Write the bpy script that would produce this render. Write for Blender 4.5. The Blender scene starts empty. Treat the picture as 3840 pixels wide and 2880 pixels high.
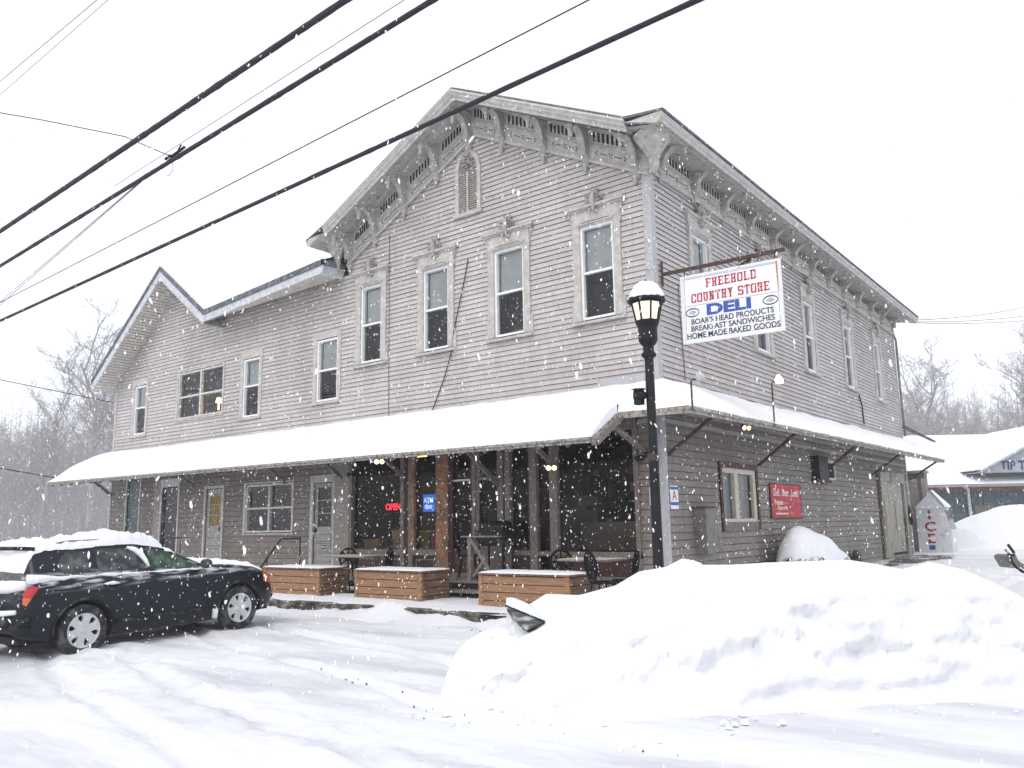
import bpy, bmesh, math, random
from mathutils import Vector, Matrix, noise
R = math.radians
rnd = random.Random(7)
sc = bpy.context.scene
# ------------------------------------------------------------------ camera
CAM = Vector((6.935, -13.306, 1.406))
YAW, PITCH, ROLL = -0.658811, 0.170495, -0.0172662
F0 = Vector((math.sin(YAW), math.cos(YAW), 0)); R0 = Vector((math.cos(YAW), -math.sin(YAW), 0)); UP = Vector((0, 0, 1))
cf = F0*math.cos(PITCH)+UP*math.sin(PITCH); cu = -F0*math.sin(PITCH)+UP*math.cos(PITCH)
cr_ = R0*math.cos(ROLL)+cu*math.sin(ROLL); cu2 = -R0*math.sin(ROLL)+cu*math.cos(ROLL)
cam = bpy.data.objects.new("camera", bpy.data.cameras.new("camera"))
sc.collection.objects.link(cam)
m = Matrix((cr_, cu2, -cf)).transposed().to_4x4(); m.translation = CAM
cam.matrix_world = m
cam.data.sensor_width = 36; cam.data.lens = 3084.6/3840*36
cam.data.clip_start = 0.05; cam.data.clip_end = 3000
sc.camera = cam
# ------------------------------------------------------------------ world and sun
w = bpy.data.worlds.new("World"); sc.world = w; w.use_nodes = True
nt = w.node_tree; nt.nodes.clear()
out = nt.nodes.new("ShaderNodeOutputWorld"); add = nt.nodes.new("ShaderNodeAddShader")
b1 = nt.nodes.new("ShaderNodeBackground"); b2 = nt.nodes.new("ShaderNodeBackground")
sky = nt.nodes.new("ShaderNodeTexSky"); sky.sky_type = 'NISHITA'; sky.sun_disc = False
SUN_EL, SUN_AZ = 50, 170
sky.sun_elevation = R(SUN_EL); sky.sun_rotation = R(SUN_AZ); sky.dust_density = 4
b1.inputs[1].default_value = 0.05; nt.links.new(sky.outputs[0], b1.inputs[0])
b2.inputs[0].default_value = (0.955, 0.97, 1.0, 1); b2.inputs[1].default_value = 1.0
nt.links.new(b1.outputs[0], add.inputs[0]); nt.links.new(b2.outputs[0], add.inputs[1]); nt.links.new(add.outputs[0], out.inputs[0])
sl = bpy.data.lights.new("sun", 'SUN'); sl.energy = 0.6; sl.angle = R(25); sl.color = (1, 0.97, 0.93)
so = bpy.data.objects.new("sun", sl); sc.collection.objects.link(so)
so.rotation_euler = (R(90-SUN_EL), 0, R(180-SUN_AZ))
sc.view_settings.view_transform = 'Standard'; sc.view_settings.look = 'None'
sc.view_settings.exposure = 0.19; sc.view_settings.gamma = 1
sc.cycles.max_bounces = 8; sc.cycles.transparent_max_bounces = 12; sc.cycles.volume_bounces = 1
sc.cycles.use_denoising = True
sc.cycles.sample_clamp_indirect = 6

# ------------------------------------------------------------------ materials
def mat(name, col, rough=.65, metal=0, var=0.0, vs=6, stain=None, bump=0, bs=30, emit=None, es=0, spec=.5, stretch=None, dust=0, dz=None):
    mt = bpy.data.materials.new(name); mt.use_nodes = True
    n = mt.node_tree; p = n.nodes["Principled BSDF"]
    p.inputs["Roughness"].default_value = rough; p.inputs["Metallic"].default_value = metal
    p.inputs["Specular IOR Level"].default_value = spec
    tc = n.nodes.new("ShaderNodeTexCoord"); mp = n.nodes.new("ShaderNodeMapping"); n.links.new(tc.outputs["Object"], mp.inputs[0])
    if stretch: mp.inputs["Scale"].default_value = stretch
    c = n.nodes.new("ShaderNodeRGB"); c.outputs[0].default_value = (*col, 1); last = c.outputs[0]
    def mixc(fac, a, bcol, mode='MIX'):
        mx = n.nodes.new("ShaderNodeMix"); mx.data_type = 'RGBA'; mx.blend_type = mode
        if isinstance(fac, float): mx.inputs[0].default_value = fac
        else: n.links.new(fac, mx.inputs[0])
        n.links.new(a, mx.inputs[6])
        if isinstance(bcol, tuple): mx.inputs[7].default_value = (*bcol, 1)
        else: n.links.new(bcol, mx.inputs[7])
        return mx.outputs[2]
    def nz(scale, detail=6, ramp=(.35, .65), src=None):
        t = n.nodes.new("ShaderNodeTexNoise"); t.inputs["Scale"].default_value = scale; t.inputs["Detail"].default_value = detail
        n.links.new((src or mp).outputs[0 if src is None else src_i], t.inputs["Vector"])
        r = n.nodes.new("ShaderNodeMapRange"); r.inputs[1].default_value = ramp[0]; r.inputs[2].default_value = ramp[1]
        n.links.new(t.outputs["Fac"], r.inputs[0]); return r.outputs[0]
    if var:
        f = nz(vs)
        lo = tuple(x*(1-var) for x in col); hi = tuple(min(1, x*(1+var)) for x in col)
        a = mixc(f, last, hi); last = mixc(f, c.outputs[0], hi)
        mx = n.nodes.new("ShaderNodeMix"); mx.data_type = 'RGBA'; n.links.new(f, mx.inputs[0])
        mx.inputs[6].default_value = (*lo, 1); mx.inputs[7].default_value = (*hi, 1); last = mx.outputs[2]
    if stain:
        scol, sscale, lo_, hi_ = stain
        last = mixc(nz(sscale, 8, (lo_, hi_)), last, scol)
    if dust:
        f = nz(7, 10, (.46, .66))
        if dz:
            sx = n.nodes.new("ShaderNodeSeparateXYZ"); n.links.new(tc.outputs["Object"], sx.inputs[0])
            pts = dz; cu_ = n.nodes.new("ShaderNodeMapRange"); cu_.inputs[1].default_value = pts[0]; cu_.inputs[2].default_value = pts[1]
            n.links.new(sx.outputs[2], cu_.inputs[0])
            c2_ = n.nodes.new("ShaderNodeMapRange"); c2_.inputs[1].default_value = pts[3]; c2_.inputs[2].default_value = pts[2]
            n.links.new(sx.outputs[2], c2_.inputs[0])
            mm = n.nodes.new("ShaderNodeMath"); mm.operation = 'MULTIPLY'; n.links.new(cu_.outputs[0], mm.inputs[0]); n.links.new(c2_.outputs[0], mm.inputs[1])
            m2 = n.nodes.new("ShaderNodeMath"); m2.operation = 'MULTIPLY'; n.links.new(mm.outputs[0], m2.inputs[0]); n.links.new(f, m2.inputs[1]); f = m2.outputs[0]
        m3 = n.nodes.new("ShaderNodeMath"); m3.operation = 'MULTIPLY'; m3.inputs[1].default_value = dust; n.links.new(f, m3.inputs[0])
        last = mixc(m3.outputs[0], last, (.8, .82, .86))
        rr = n.nodes.new("ShaderNodeMapRange"); rr.inputs[3].default_value = rough; rr.inputs[4].default_value = .85
        n.links.new(m3.outputs[0], rr.inputs[0]); n.links.new(rr.outputs[0], p.inputs["Roughness"])
    n.links.new(last, p.inputs["Base Color"])
    if bump:
        t = n.nodes.new("ShaderNodeTexNoise"); t.inputs["Scale"].default_value = bs; t.inputs["Detail"].default_value = 8
        n.links.new(mp.outputs[0], t.inputs["Vector"])
        bp = n.nodes.new("ShaderNodeBump"); bp.inputs["Strength"].default_value = bump; bp.inputs["Distance"].default_value = .02
        n.links.new(t.outputs["Fac"], bp.inputs["Height"]); n.links.new(bp.outputs[0], p.inputs["Normal"])
    if emit:
        p.inputs["Emission Color"].default_value = (*emit, 1); p.inputs["Emission Strength"].default_value = es
    return mt

def glass(name, tint=(1, 1, 1), rough=.03, ior=1.5, minr=0.0):
    mt = bpy.data.materials.new(name); mt.use_nodes = True; n = mt.node_tree; n.nodes.clear()
    o = n.nodes.new("ShaderNodeOutputMaterial"); mx = n.nodes.new("ShaderNodeMixShader"); tr = n.nodes.new("ShaderNodeBsdfTransparent")
    gl = n.nodes.new("ShaderNodeBsdfGlossy"); gl.inputs["Roughness"].default_value = rough; tr.inputs[0].default_value = (*tint, 1)
    fr = n.nodes.new("ShaderNodeFresnel"); fr.inputs[0].default_value = ior
    n.links.new(fr.outputs[0], mx.inputs[0]); n.links.new(tr.outputs[0], mx.inputs[1]); n.links.new(gl.outputs[0], mx.inputs[2]); n.links.new(mx.outputs[0], o.inputs[0])
    return mt

def siding_mat(name, base, alt, grime, board=.115, green=None):
    mt = mat(name, base, rough=.7, bump=.25, bs=60)
    n = mt.node_tree; p = n.nodes["Principled BSDF"]
    tc = n.nodes.new("ShaderNodeTexCoord"); s = n.nodes.new("ShaderNodeSeparateXYZ"); n.links.new(tc.outputs["Object"], s.inputs[0])
    d = n.nodes.new("ShaderNodeMath"); d.operation = 'DIVIDE'; d.inputs[1].default_value = board; n.links.new(s.outputs[2], d.inputs[0])
    fl = n.nodes.new("ShaderNodeMath"); fl.operation = 'FLOOR'; n.links.new(d.outputs[0], fl.inputs[0])
    ad = n.nodes.new("ShaderNodeMath"); ad.operation = 'ADD'; n.links.new(s.outputs[0], ad.inputs[0]); n.links.new(s.outputs[1], ad.inputs[1])
    m1 = n.nodes.new("ShaderNodeMath"); m1.operation = 'DIVIDE'; m1.inputs[1].default_value = 3.6; n.links.new(ad.outputs[0], m1.inputs[0])
    ph = n.nodes.new("ShaderNodeMath"); ph.operation = 'MULTIPLY_ADD'; ph.inputs[1].default_value = .37; n.links.new(fl.outputs[0], ph.inputs[0]); n.links.new(m1.outputs[0], ph.inputs[2])
    f2 = n.nodes.new("ShaderNodeMath"); f2.operation = 'FLOOR'; n.links.new(ph.outputs[0], f2.inputs[0])
    cb = n.nodes.new("ShaderNodeCombineXYZ"); n.links.new(fl.outputs[0], cb.inputs[0]); n.links.new(f2.outputs[0], cb.inputs[1])
    wn = n.nodes.new("ShaderNodeTexWhiteNoise"); n.links.new(cb.outputs[0], wn.inputs["Vector"])
    mx = n.nodes.new("ShaderNodeMix"); mx.data_type = 'RGBA'; n.links.new(wn.outputs["Value"], mx.inputs[0])
    mx.inputs[6].default_value = (*base, 1); mx.inputs[7].default_value = (*alt, 1)
    last = mx.outputs[2]
    for (sc_, lo, hi, col, str_) in ((.55, .42, .68, grime, .6), (2.3, .55, .78, grime, .55), (9, .5, .75, grime, .55)):
        mp = n.nodes.new("ShaderNodeMapping"); mp.inputs["Scale"].default_value = (1, 1, .5 if sc_ < 1 else .25); n.links.new(tc.outputs["Object"], mp.inputs[0])
        t = n.nodes.new("ShaderNodeTexNoise"); t.inputs["Scale"].default_value = sc_; t.inputs["Detail"].default_value = 8; t.inputs["Roughness"].default_value = .65; n.links.new(mp.outputs[0], t.inputs["Vector"])
        r = n.nodes.new("ShaderNodeMapRange"); r.inputs[1].default_value = lo; r.inputs[2].default_value = hi; r.inputs[4].default_value = str_; n.links.new(t.outputs["Fac"], r.inputs[0])
        m2 = n.nodes.new("ShaderNodeMix"); m2.data_type = 'RGBA'; n.links.new(r.outputs[0], m2.inputs[0]); n.links.new(last, m2.inputs[6]); m2.inputs[7].default_value = (*col, 1); last = m2.outputs[2]
    n.links.new(last, p.inputs["Base Color"])
    return mt

MT = {}
MT['siding'] = siding_mat('siding_pinkish_grey', (.525, .490, .487), (.448, .42, .417), (.32, .29, .27), .107)
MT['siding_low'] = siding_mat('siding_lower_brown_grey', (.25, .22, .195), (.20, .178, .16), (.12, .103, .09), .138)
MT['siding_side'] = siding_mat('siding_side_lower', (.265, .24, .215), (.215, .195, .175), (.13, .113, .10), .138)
MT['lap'] = mat('siding_lap_edge', (.06, .05, .045), .9)  # near-black board undersides paint in lap shadow; also used for board joints
MT['lapshade'] = mat('painted_lap_shade', (.12, .105, .10), .9, var=.25, vs=4)  # colour of the strips that paint in the shadow line below each lap
MT['trim'] = mat('trim_weathered', (.46, .442, .42), .75, var=.12, vs=9, stain=((.37, .345, .31), 5, .5, .72), bump=.4, bs=60)
MT['trimd'] = mat('trim_carved', (.43, .415, .395), .8, var=.15, vs=8, stain=((.29, .28, .255), 9, .5, .68), bump=.7, bs=70)
MT['soffit'] = mat('soffit_paint', (.36, .365, .35), .8, var=.1, stain=((.19, .17, .15), 6, .5, .7), bump=.3)
MT['corner'] = mat('corner_board', (.42, .42, .435), .7, var=.08, stain=((.30, .29, .285), 6, .5, .75))
MT['white'] = mat('white_vinyl', (.78, .79, .8), .45, var=.04)
MT['whited'] = mat('white_paint_dirty', (.55, .55, .54), .6, var=.08, stain=((.35, .33, .3), 8, .5, .75))
MT['blind'] = mat('window_blind', (.46, .50, .50), .7, var=.1, vs=3)
MT['dark'] = mat('dark_interior', (.018, .017, .02), .9)
MT['pane'] = glass('window_glass')
MT['store_glass'] = glass('storefront_glass', (.60, .58, .55), ior=1.22)
MT['snow'] = mat('snow', (.70, .712, .74), .85, bump=.6, bs=11, spec=.2)
MT['snow_s'] = mat('snow_soft', (.80, .81, .835), .85, bump=.3, bs=30, spec=.2)
MT['roofd'] = mat('roof_shingle_edge', (.085, .095, .115), .85, var=.2, vs=25, dust=.12)
MT['fascia'] = mat('fascia_white_metal', (.52, .54, .58), .55, var=.06, stain=((.33, .33, .34), 7, .52, .7))
MT['soffit_v'] = mat('soffit_ribbed_vinyl', (.52, .50, .45), .6, var=.05, stain=((.33, .3, .25), 6, .55, .75))
MT['wood_g'] = mat('grey_weathered_wood', (.19, .165, .148), .85, var=.2, vs=10, stain=((.095, .08, .07), 14, .5, .7), bump=.5, bs=50, stretch=(3, 3, .6))
MT['wood_b'] = mat('brown_stained_post', (.27, .13, .07), .75, var=.25, vs=9, stain=((.1, .075, .06), 5, .45, .7), bump=.4)
MT['canopyw'] = mat('canopy_fascia_wood', (.33, .305, .275), .85, var=.2, vs=12, stain=((.12, .1, .085), 16, .5, .65), bump=.5, bs=60)
MT['red'] = mat('dark_red_paint', (.04, .009, .008), .6, var=.25, stain=((.05, .02, .02), 8, .5, .7))
MT['pil'] = mat('pilaster_paint', (.27, .25, .22), .75, var=.08, stain=((.18, .16, .14), 6, .5, .75))
MT['cedar'] = mat('cedar_boards', (.31, .17, .088), .7, var=.3, vs=5, stain=((.20, .105, .055), 5, .50, .74), bump=.5, bs=40, stretch=(.5, 3, 5))
MT['cedar_s'] = mat('cedar_boards_side', (.17, .095, .055), .7, var=.3, vs=5, stain=((.1, .05, .03), 7, .48, .66), bump=.5, bs=40, stretch=(3, .5, 5))
MT['black'] = mat('black_metal', (.008, .008, .010), .5, var=.2, spec=.25)
MT['iron'] = mat('cast_iron', (.005, .006, .007), .6, spec=.15)
MT['brown_m'] = mat('rusty_brown_metal', (.055, .032, .025), .75, var=.3, vs=14)
MT['grey_m'] = mat('grey_painted_metal', (.17, .16, .15), .55, var=.1, stain=((.1, .08, .07), 6, .5, .7))
MT['stone'] = mat('ledge_stone', (.16, .15, .125), .9, var=.4, vs=7, stain=((.035, .032, .03), 4, .44, .58), bump=1, bs=9)
MT['cable'] = mat('black_cable', (.013, .013, .02), .7, bump=.8, bs=40)
MT['lampglass'] = mat('lamp_glass_lit', (.85, .78, .6), .4, emit=(1, .84, .52), es=.62, var=.1, vs=3)
MT['warm'] = mat('warm_bulb', (1, .8, .4), .4, emit=(1, .62, .22), es=6)
MT['warm2'] = mat('warm_tube', (1, .6, .2), .4, emit=(1, .5, .14), es=7)
MT['hot'] = mat('orange_flood_bulb', (1, .7, .4), .4, emit=(1, .42, .2), es=9)
MT['signw'] = mat('sign_white', (.74, .75, .80), .5, var=.03)
MT['signf'] = mat('sign_frame_paint', (.70, .70, .70), .6, stain=((.52, .5, .46), 6, .6, .72))
MT['s_red'] = mat('sign_red_paint', (.45, .03, .035), .5); MT['s_blue'] = mat('sign_blue_paint', (.02, .07, .33), .5)
MT['s_black'] = mat('sign_black_paint', (.03, .03, .04), .5); MT['s_grey'] = mat('sign_grey_paint', (.38, .40, .44), .5)
MT['b_red'] = mat('banner_red', (.42, .014, .022), .55, var=.15, vs=4); MT['b_white'] = mat('banner_lettering', (.75, .62, .62), .6)
MT['bldblue'] = mat('blue_grey_metal_siding', (.08, .108, .128), .7, var=.15, vs=1.5)
MT['bldgrey'] = mat('pale_gable_boards', (.33, .36, .39), .7, var=.06, vs=2)
MT['bark'] = mat('haze_pale_bark', (.24, .22, .225), .9, var=.3, vs=3)  # bark lightened so that its colour carries part of the haze
MT['twig'] = mat('haze_pale_twigs', (.225, .208, .215), .9)  # twigs kept pale too: haze put into the colour
MT['dirt'] = mat('dark_slush', (.065, .06, .058), .9, var=.4, vs=20, bump=.8, bs=30)
MT['dooryellow'] = mat('yellow_lit_shade', (.20, .135, .045), .7, var=.3, vs=8, emit=(.8, .5, .08), es=.03)
MT['doorgrey'] = mat('grey_painted_door', (.31, .31, .30), .6, var=.06, stain=((.2, .19, .18), 6, .52, .75))
MT['greend'] = mat('dark_green_panel', (.035, .065, .06), .4, var=.3, vs=4)
MT['frpdoor'] = mat('stained_cream_door', (.31, .30, .255), .65, var=.1, stain=((.15, .11, .075), 4, .52, .68), stretch=(1, 1, .3))

# ------------------------------------------------------------------ object helpers
def link(o): sc.collection.objects.link(o); return o
def tag(o, label=None, cat=None, group=None, kind=None):
    if label: o['label'] = label
    if cat: o['category'] = cat
    if group: o['group'] = group
    if kind: o['kind'] = kind
    return o
def thing(name, label, cat, loc=(0, 0, 0), group=None):
    o = link(bpy.data.objects.new(name, None)); o.location = loc; o.empty_display_size = .2
    return tag(o, label, cat, group)
class MB:
    def __init__(s, f=None): s.v = []; s.f = []; s.mi = []; s.map = f or (lambda a, o, z: (a, o, z)); s.m = 0; s.sm = False
    def vert(s, *p): s.v.append(tuple(s.map(*p))); return len(s.v)-1
    def face(s, ids): s.f.append(tuple(ids)); s.mi.append(s.m)
    def poly(s, pts): s.face([s.vert(*p) for p in pts])
    def box(s, a0, a1, o0, o1, z0, z1):
        i = len(s.v)
        for z in (z0, z1):
            for (a, o) in ((a0, o0), (a1, o0), (a1, o1), (a0, o1)): s.vert(a, o, z)
        for q in ((0, 3, 2, 1), (4, 5, 6, 7), (0, 1, 5, 4), (1, 2, 6, 5), (2, 3, 7, 6), (3, 0, 4, 7)): s.face([i+k for k in q])
        return s
    def prism(s, pts, d):     # pts list of 3D (mapped coords), extruded by vector d
        n = len(pts); i = len(s.v)
        for p in pts: s.vert(*p)
        for p in pts: s.vert(p[0]+d[0], p[1]+d[1], p[2]+d[2])
        s.face([i+k for k in range(n)][::-1]); s.face([i+n+k for k in range(n)])
        for k in range(n): s.face([i+k, i+(k+1) % n, i+n+(k+1) % n, i+n+k])
        return s
    def beam(s, p, q, w, h, up=(0, 0, 1)):
        p = Vector(s.map(*p)); q = Vector(s.map(*q)); d = (q-p).normalized(); u = Vector(up)
        if abs(d.dot(u)) > .98: u = Vector((1, 0, 0))
        x = d.cross(u).normalized(); y = x.cross(d).normalized(); i = len(s.v)
        for c in (p, q):
            for (a, b) in ((-w/2, -h/2), (w/2, -h/2), (w/2, h/2), (-w/2, h/2)): s.v.append(tuple(c+x*a+y*b))
        for qd in ((0, 3, 2, 1), (4, 5, 6, 7), (0, 1, 5, 4), (1, 2, 6, 5), (2, 3, 7, 6), (3, 0, 4, 7)): s.face([i+k for k in qd])
        return s
    def tube(s, pts, r, n=8, caps=True):
        P = [Vector(s.map(*p)) for p in pts]; rs = r if isinstance(r, (list, tuple)) else [r]*len(P)
        x = None; base = len(s.v)
        for k, p in enumerate(P):
            d = (P[min(k+1, len(P)-1)]-P[max(k-1, 0)])
            d = d.normalized() if d.length > 1e-9 else Vector((0, 0, 1))
            if x is None:
                x = d.cross(Vector((0, 0, 1)) if abs(d.z) < .9 else Vector((1, 0, 0))).normalized()
            else: x = (x-d*x.dot(d)).normalized()
            y = d.cross(x)
            for j in range(n):
                a = 2*math.pi*j/n; s.v.append(tuple(p+(x*math.cos(a)+y*math.sin(a))*rs[k]))
        for k in range(len(P)-1):
            for j in range(n):
                a = base+k*n+j; b = base+k*n+(j+1) % n; s.face((a, b, b+n, a+n))
        if caps and n > 3: s.face([base+j for j in range(n)][::-1]); s.face([base+(len(P)-1)*n+j for j in range(n)])
        return s
    def lathe(s, c, prof, n=16, axis='z'):
        base = len(s.v)
        for (r, z) in prof:
            for j in range(n):
                a = 2*math.pi*j/n
                if axis == 'z': s.vert(c[0]+r*math.cos(a), c[1]+r*math.sin(a), c[2]+z)
                elif axis == 'y': s.vert(c[0]+r*math.cos(a), c[1]+z, c[2]+r*math.sin(a))
                else: s.vert(c[0]+z, c[1]+r*math.cos(a), c[2]+r*math.sin(a))
        for k in range(len(prof)-1):
            for j in range(n):
                a = base+k*n+j; b = base+k*n+(j+1) % n; s.face((a, b, b+n, a+n))
        return s
    def grid(s, f, nu, nv):
        base = len(s.v)
        for i in range(nu+1):
            for j in range(nv+1): s.v.append(tuple(f(i/nu, j/nv)))
        for i in range(nu):
            for j in range(nv):
                a = base+i*(nv+1)+j; s.face((a, a+1, a+nv+2, a+nv+1))
        return s
    def build(s, name, mats, parent=None, smooth=False, recalc=True, loc=None):
        me = bpy.data.meshes.new(name)
        vs = s.v
        off = None
        if loc is not None: off = Vector(loc); vs = [(x-off.x, y-off.y, z-off.z) for x, y, z in vs]
        me.from_pydata(vs, [], s.f)
        if not isinstance(mats, (list, tuple)): mats = [mats]
        for q in mats: me.materials.append(MT[q] if isinstance(q, str) else q)
        me.polygons.foreach_set('material_index', s.mi)
        if recalc:
            bm = bmesh.new(); bm.from_mesh(me); bmesh.ops.recalc_face_normals(bm, faces=bm.faces); bm.to_mesh(me); bm.free()
        if smooth:
            me.polygons.foreach_set('use_smooth', [True]*len(me.polygons))
        me.update()
        o = link(bpy.data.objects.new(name, me))
        if off is not None: o.location = off
        if parent is not None:
            o.parent = parent
            if off is None:   # vertices are in world space: undo parents' offsets
                pl = Vector((0, 0, 0)); q = parent
                while q is not None: pl += q.location; q = q.parent
                o.location = -pl
        return o
def sheet(mp, a0, a1, o, z0, z1):     # one glass sheet whose normal faces outwards
    g = MB(mp); pts = [(a0, o, z0), (a1, o, z0), (a1, o, z1), (a0, o, z1)]
    q = [Vector(mp(*p)) for p in pts]; nrm = (q[1]-q[0]).cross(q[2]-q[0]); outw = Vector(mp(a0, o+1, z0))-q[0]
    g.poly(pts if nrm.dot(outw) > 0 else pts[::-1]); return g
def copy_tree(o, parent=None):
    c = o.copy(); link(c); c.parent = parent
    for ch in list(o.children): copy_tree(ch, c)
    return c
FR = lambda a, o, z: (a, -o, z)          # front wall: a = x, o = outwards
SD = lambda a, o, z: (o, a, z)           # side wall: a = y
def fbm(x, y, z=0, o=4): return noise.fractal(Vector((x, y, z)), 1.0, 2.0, o)

# ------------------------------------------------------------------ ground
def gz(x, y):
    z = -.15
    t = min(1, max(0, (y+2)/20)); z += .36*t*t*(3-2*t)*(1 if x > -1 else max(0, 1+(x+1)/6))
    z -= .07*min(1, max(0, (-5.6-y)/2.2))*min(1, max(0, (-2.4-x)/1.8))
    return z
def coords(lo, hi, step, far):
    c = []; v = lo
    while v <= hi: c.append(v); v += step
    s = step; v = c[-1]
    while v < far: s *= 1.22; v += s; c.append(v)
    s = step; v = c[0]; pre = []
    while v > -far: s *= 1.22; v -= s; pre.append(v)
    return pre[::-1]+c
gx = coords(-13, 10, .075, 900); gy = coords(-13, 4, .075, 900)
g = MB()
for x in gx:
    for y in gy:
        z = gz(x, y)
        dx = max(0, abs(x+1.5)-11.5, 0); far = max(dx, max(0, y-4), max(0, -13-y))
        amp = 1/(1+far*.08)
        # tyre ruts running along the lot and the road, lumps of packed snow
        rut = fbm(x*.35+3, y*1.7, 2, 3)*.022+fbm(x*2.2, y*2.2, 5, 4)*.012+fbm(x*9, y*9, 1, 3)*.006
        z += rut*amp
        for (ax, ay, bx, by) in ((-4.6, -8.3, 5.5, -11.2), (-3.0, -8.0, 6.5, -10.4), (-6, -4.3, 1.5, -6.4), (-6, -5.5, .8, -7.6)):
            L_ = math.hypot(bx-ax, by-ay); dx_, dy_ = (bx-ax)/L_, (by-ay)/L_; al = (x-ax)*dx_+(y-ay)*dy_
            if -1 < al < L_+1:
                pd = (x-ax)*-dy_+(y-ay)*dx_+.12*math.sin(al*.7); q_ = math.exp(-(pd/.11)**4); z -= .036*q_*(1+.25*math.sin(al*42)+.3*fbm(x*6, y*6, 3, 2)); z += .020*math.exp(-((abs(pd)-.19)/.06)**2)*(1+.6*fbm(x*5, y*5, 8, 3))
        # ploughed ridge between lot and road
        rr = math.exp(-((y+9.3+.25*(x-2))/.9)**2)
        z += rr*(.04+.09*max(0, fbm(x*1.9, y*1.9, 9, 5))+.03*fbm(x*7, y*7, 4, 3))*(1 if x < 3.5 else 0.4)
        if y > 25: z += min(3, (y-25)*.01)
        g.v.append((x, y, z))
ny = len(gy)
for i in range(len(gx)-1):
    for j in range(ny-1):
        a = i*ny+j; g.f.append((a, a+ny, a+ny+1, a+1)); g.mi.append(0)
gm = mat('packed_snow_ground', (.80, .815, .85), .8, bump=.5, bs=9, spec=.2)
n = gm.node_tree; p = n.nodes["Principled BSDF"]; tc = n.nodes.new("ShaderNodeTexCoord")
mp = n.nodes.new("ShaderNodeMapping"); mp.inputs["Scale"].default_value = (.35, 1.5, 1); mp.inputs["Rotation"].default_value = (0, 0, .25); n.links.new(tc.outputs["Object"], mp.inputs[0])
t = n.nodes.new("ShaderNodeTexNoise"); t.inputs["Scale"].default_value = .9; t.inputs["Detail"].default_value = 9; t.inputs["Roughness"].default_value = .62; n.links.new(mp.outputs[0], t.inputs["Vector"])
r_ = n.nodes.new("ShaderNodeMapRange"); r_.inputs[1].default_value = .46; r_.inputs[2].default_value = .64; n.links.new(t.outputs["Fac"], r_.inputs[0])
mx = n.nodes.new("ShaderNodeMix"); mx.data_type = 'RGBA'; n.links.new(r_.outputs[0], mx.inputs[0]); mx.inputs[6].default_value = (.70, .712, .74, 1); mx.inputs[7].default_value = (.53, .54, .58, 1)
n.links.new(mx.outputs[2], p.inputs["Base Color"])
go = g.build('ground', gm, smooth=True, recalc=False); tag(go, kind='structure')

# small dark clods and gravel lying on the packed snow
g = MB(); rr_ = random.Random(5)
def clod(g, x, y, s):
    z = gz(x, y)+.01; a = rr_.random()*6
    pts = [(math.cos(a+k*1.05)*s*(.7+.6*rr_.random()), math.sin(a+k*1.05)*s*(.5+.5*rr_.random())) for k in range(6)]
    i = len(g.v)
    for (px, py) in pts: g.v.append((x+px, y+py, z-.02))
    g.v.append((x+s*rr_.uniform(-.4, .4), y+s*rr_.uniform(-.4, .4), z+s*.35))
    for k in range(6): g.f.append((i+k, i+(k+1) % 6, i+6)); g.mi.append(0)
for (cx, cy, sx, sy, nn, sz) in ((.6, -7.5, 1.0, .35, 40, .014), (2.2, -8.4, 1.4, .35, 30, .014), (.2, -7.3, .25, .06, 10, .022), (1.5, -8.0, .25, .08, 10, .024), (1.7, -9.2, 1.0, .5, 14, .010), (-.8, -3.4, .5, .12, 30, .025), (-2.6, -3.4, 1.2, .12, 30, .02), (5, -8.2, 1.6, .8, 30, .012)):
    for k in range(int(nn*.8)): clod(g, cx+rr_.gauss(0, sx*1.2), cy+rr_.gauss(0, sy*1.1), sz*(.25+.9*rr_.random()**2))
tag(g.build('gravel', 'dirt'), 'scattered dark clods and gravel on the packed snow', 'gravel', kind='stuff')

# dark slush patch by the side door
g = MB()
def slush(u, v):
    a = u*2*math.pi; r = v*(1+.25*math.sin(3*a)+.15*math.sin(7*a+1)+.22*fbm(math.cos(a)*4, math.sin(a)*4, 3, 4))
    x = .85+r*math.cos(a)*1.0; y = 14.6+r*math.sin(a)*4.4
    return (x, y, gz(x, y)+.025+.02*(1-v)+.02*fbm(x*4, y*4, 1, 3)*(1 if v < .95 else 0)-.06*v*v)
g.grid(slush, 40, 10)
MT['slushm'] = mat('bare_slush', (.07, .065, .062), .8, var=.4, vs=9, stain=((.62, .63, .65), 2.2, .5, .62), bump=.6, bs=20)
tag(g.build('slush', 'slushm', smooth=True, recalc=False), 'bare dark slush patch before the side door', 'slush', kind='stuff')

# ------------------------------------------------------------------ raised stone pavement in front of the store
g = MB(FR)
g.m = 0
xs = [-20.6+.22*k for k in range(95)]
def edge(x): return 2.85+.08*fbm(x*1.1, 0, 4, 3)
prev = None
for x in xs:
    e = edge(x); rough = [.09*fbm(x*6, k*1.7, 3, 4) for k in range(5)]
    col = [g.vert(x, e-.02, .045), g.vert(x, e+.05+rough[0], .03), g.vert(x, e+.03+rough[1], -.03), g.vert(x, e+.06+rough[2], -.09), g.vert(x, e+.04+rough[3], -.3)]
    if prev:
        for k in range(4): g.face((prev[k], prev[k+1], col[k+1], col[k]))
    prev = col
pv = g.build('pavement', 'stone', recalc=False); tag(pv, kind='structure')
g = MB()
def sn(u, v):
    x = -20.6+20.9*u; yy = -(edge(x)+.05)*(1-v)
    return (x, yy, .05+.02*fbm(x*2, yy*2, 3, 4)+.03*min(1, v*6)*(1+.5*fbm(x*1.3, yy, 8, 3)) - (.03 if v == 0 else 0))
g.grid(sn, 200, 26)
tag(g.build('pavement_snow', 'snow', smooth=True, recalc=False), kind='structure')
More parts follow.
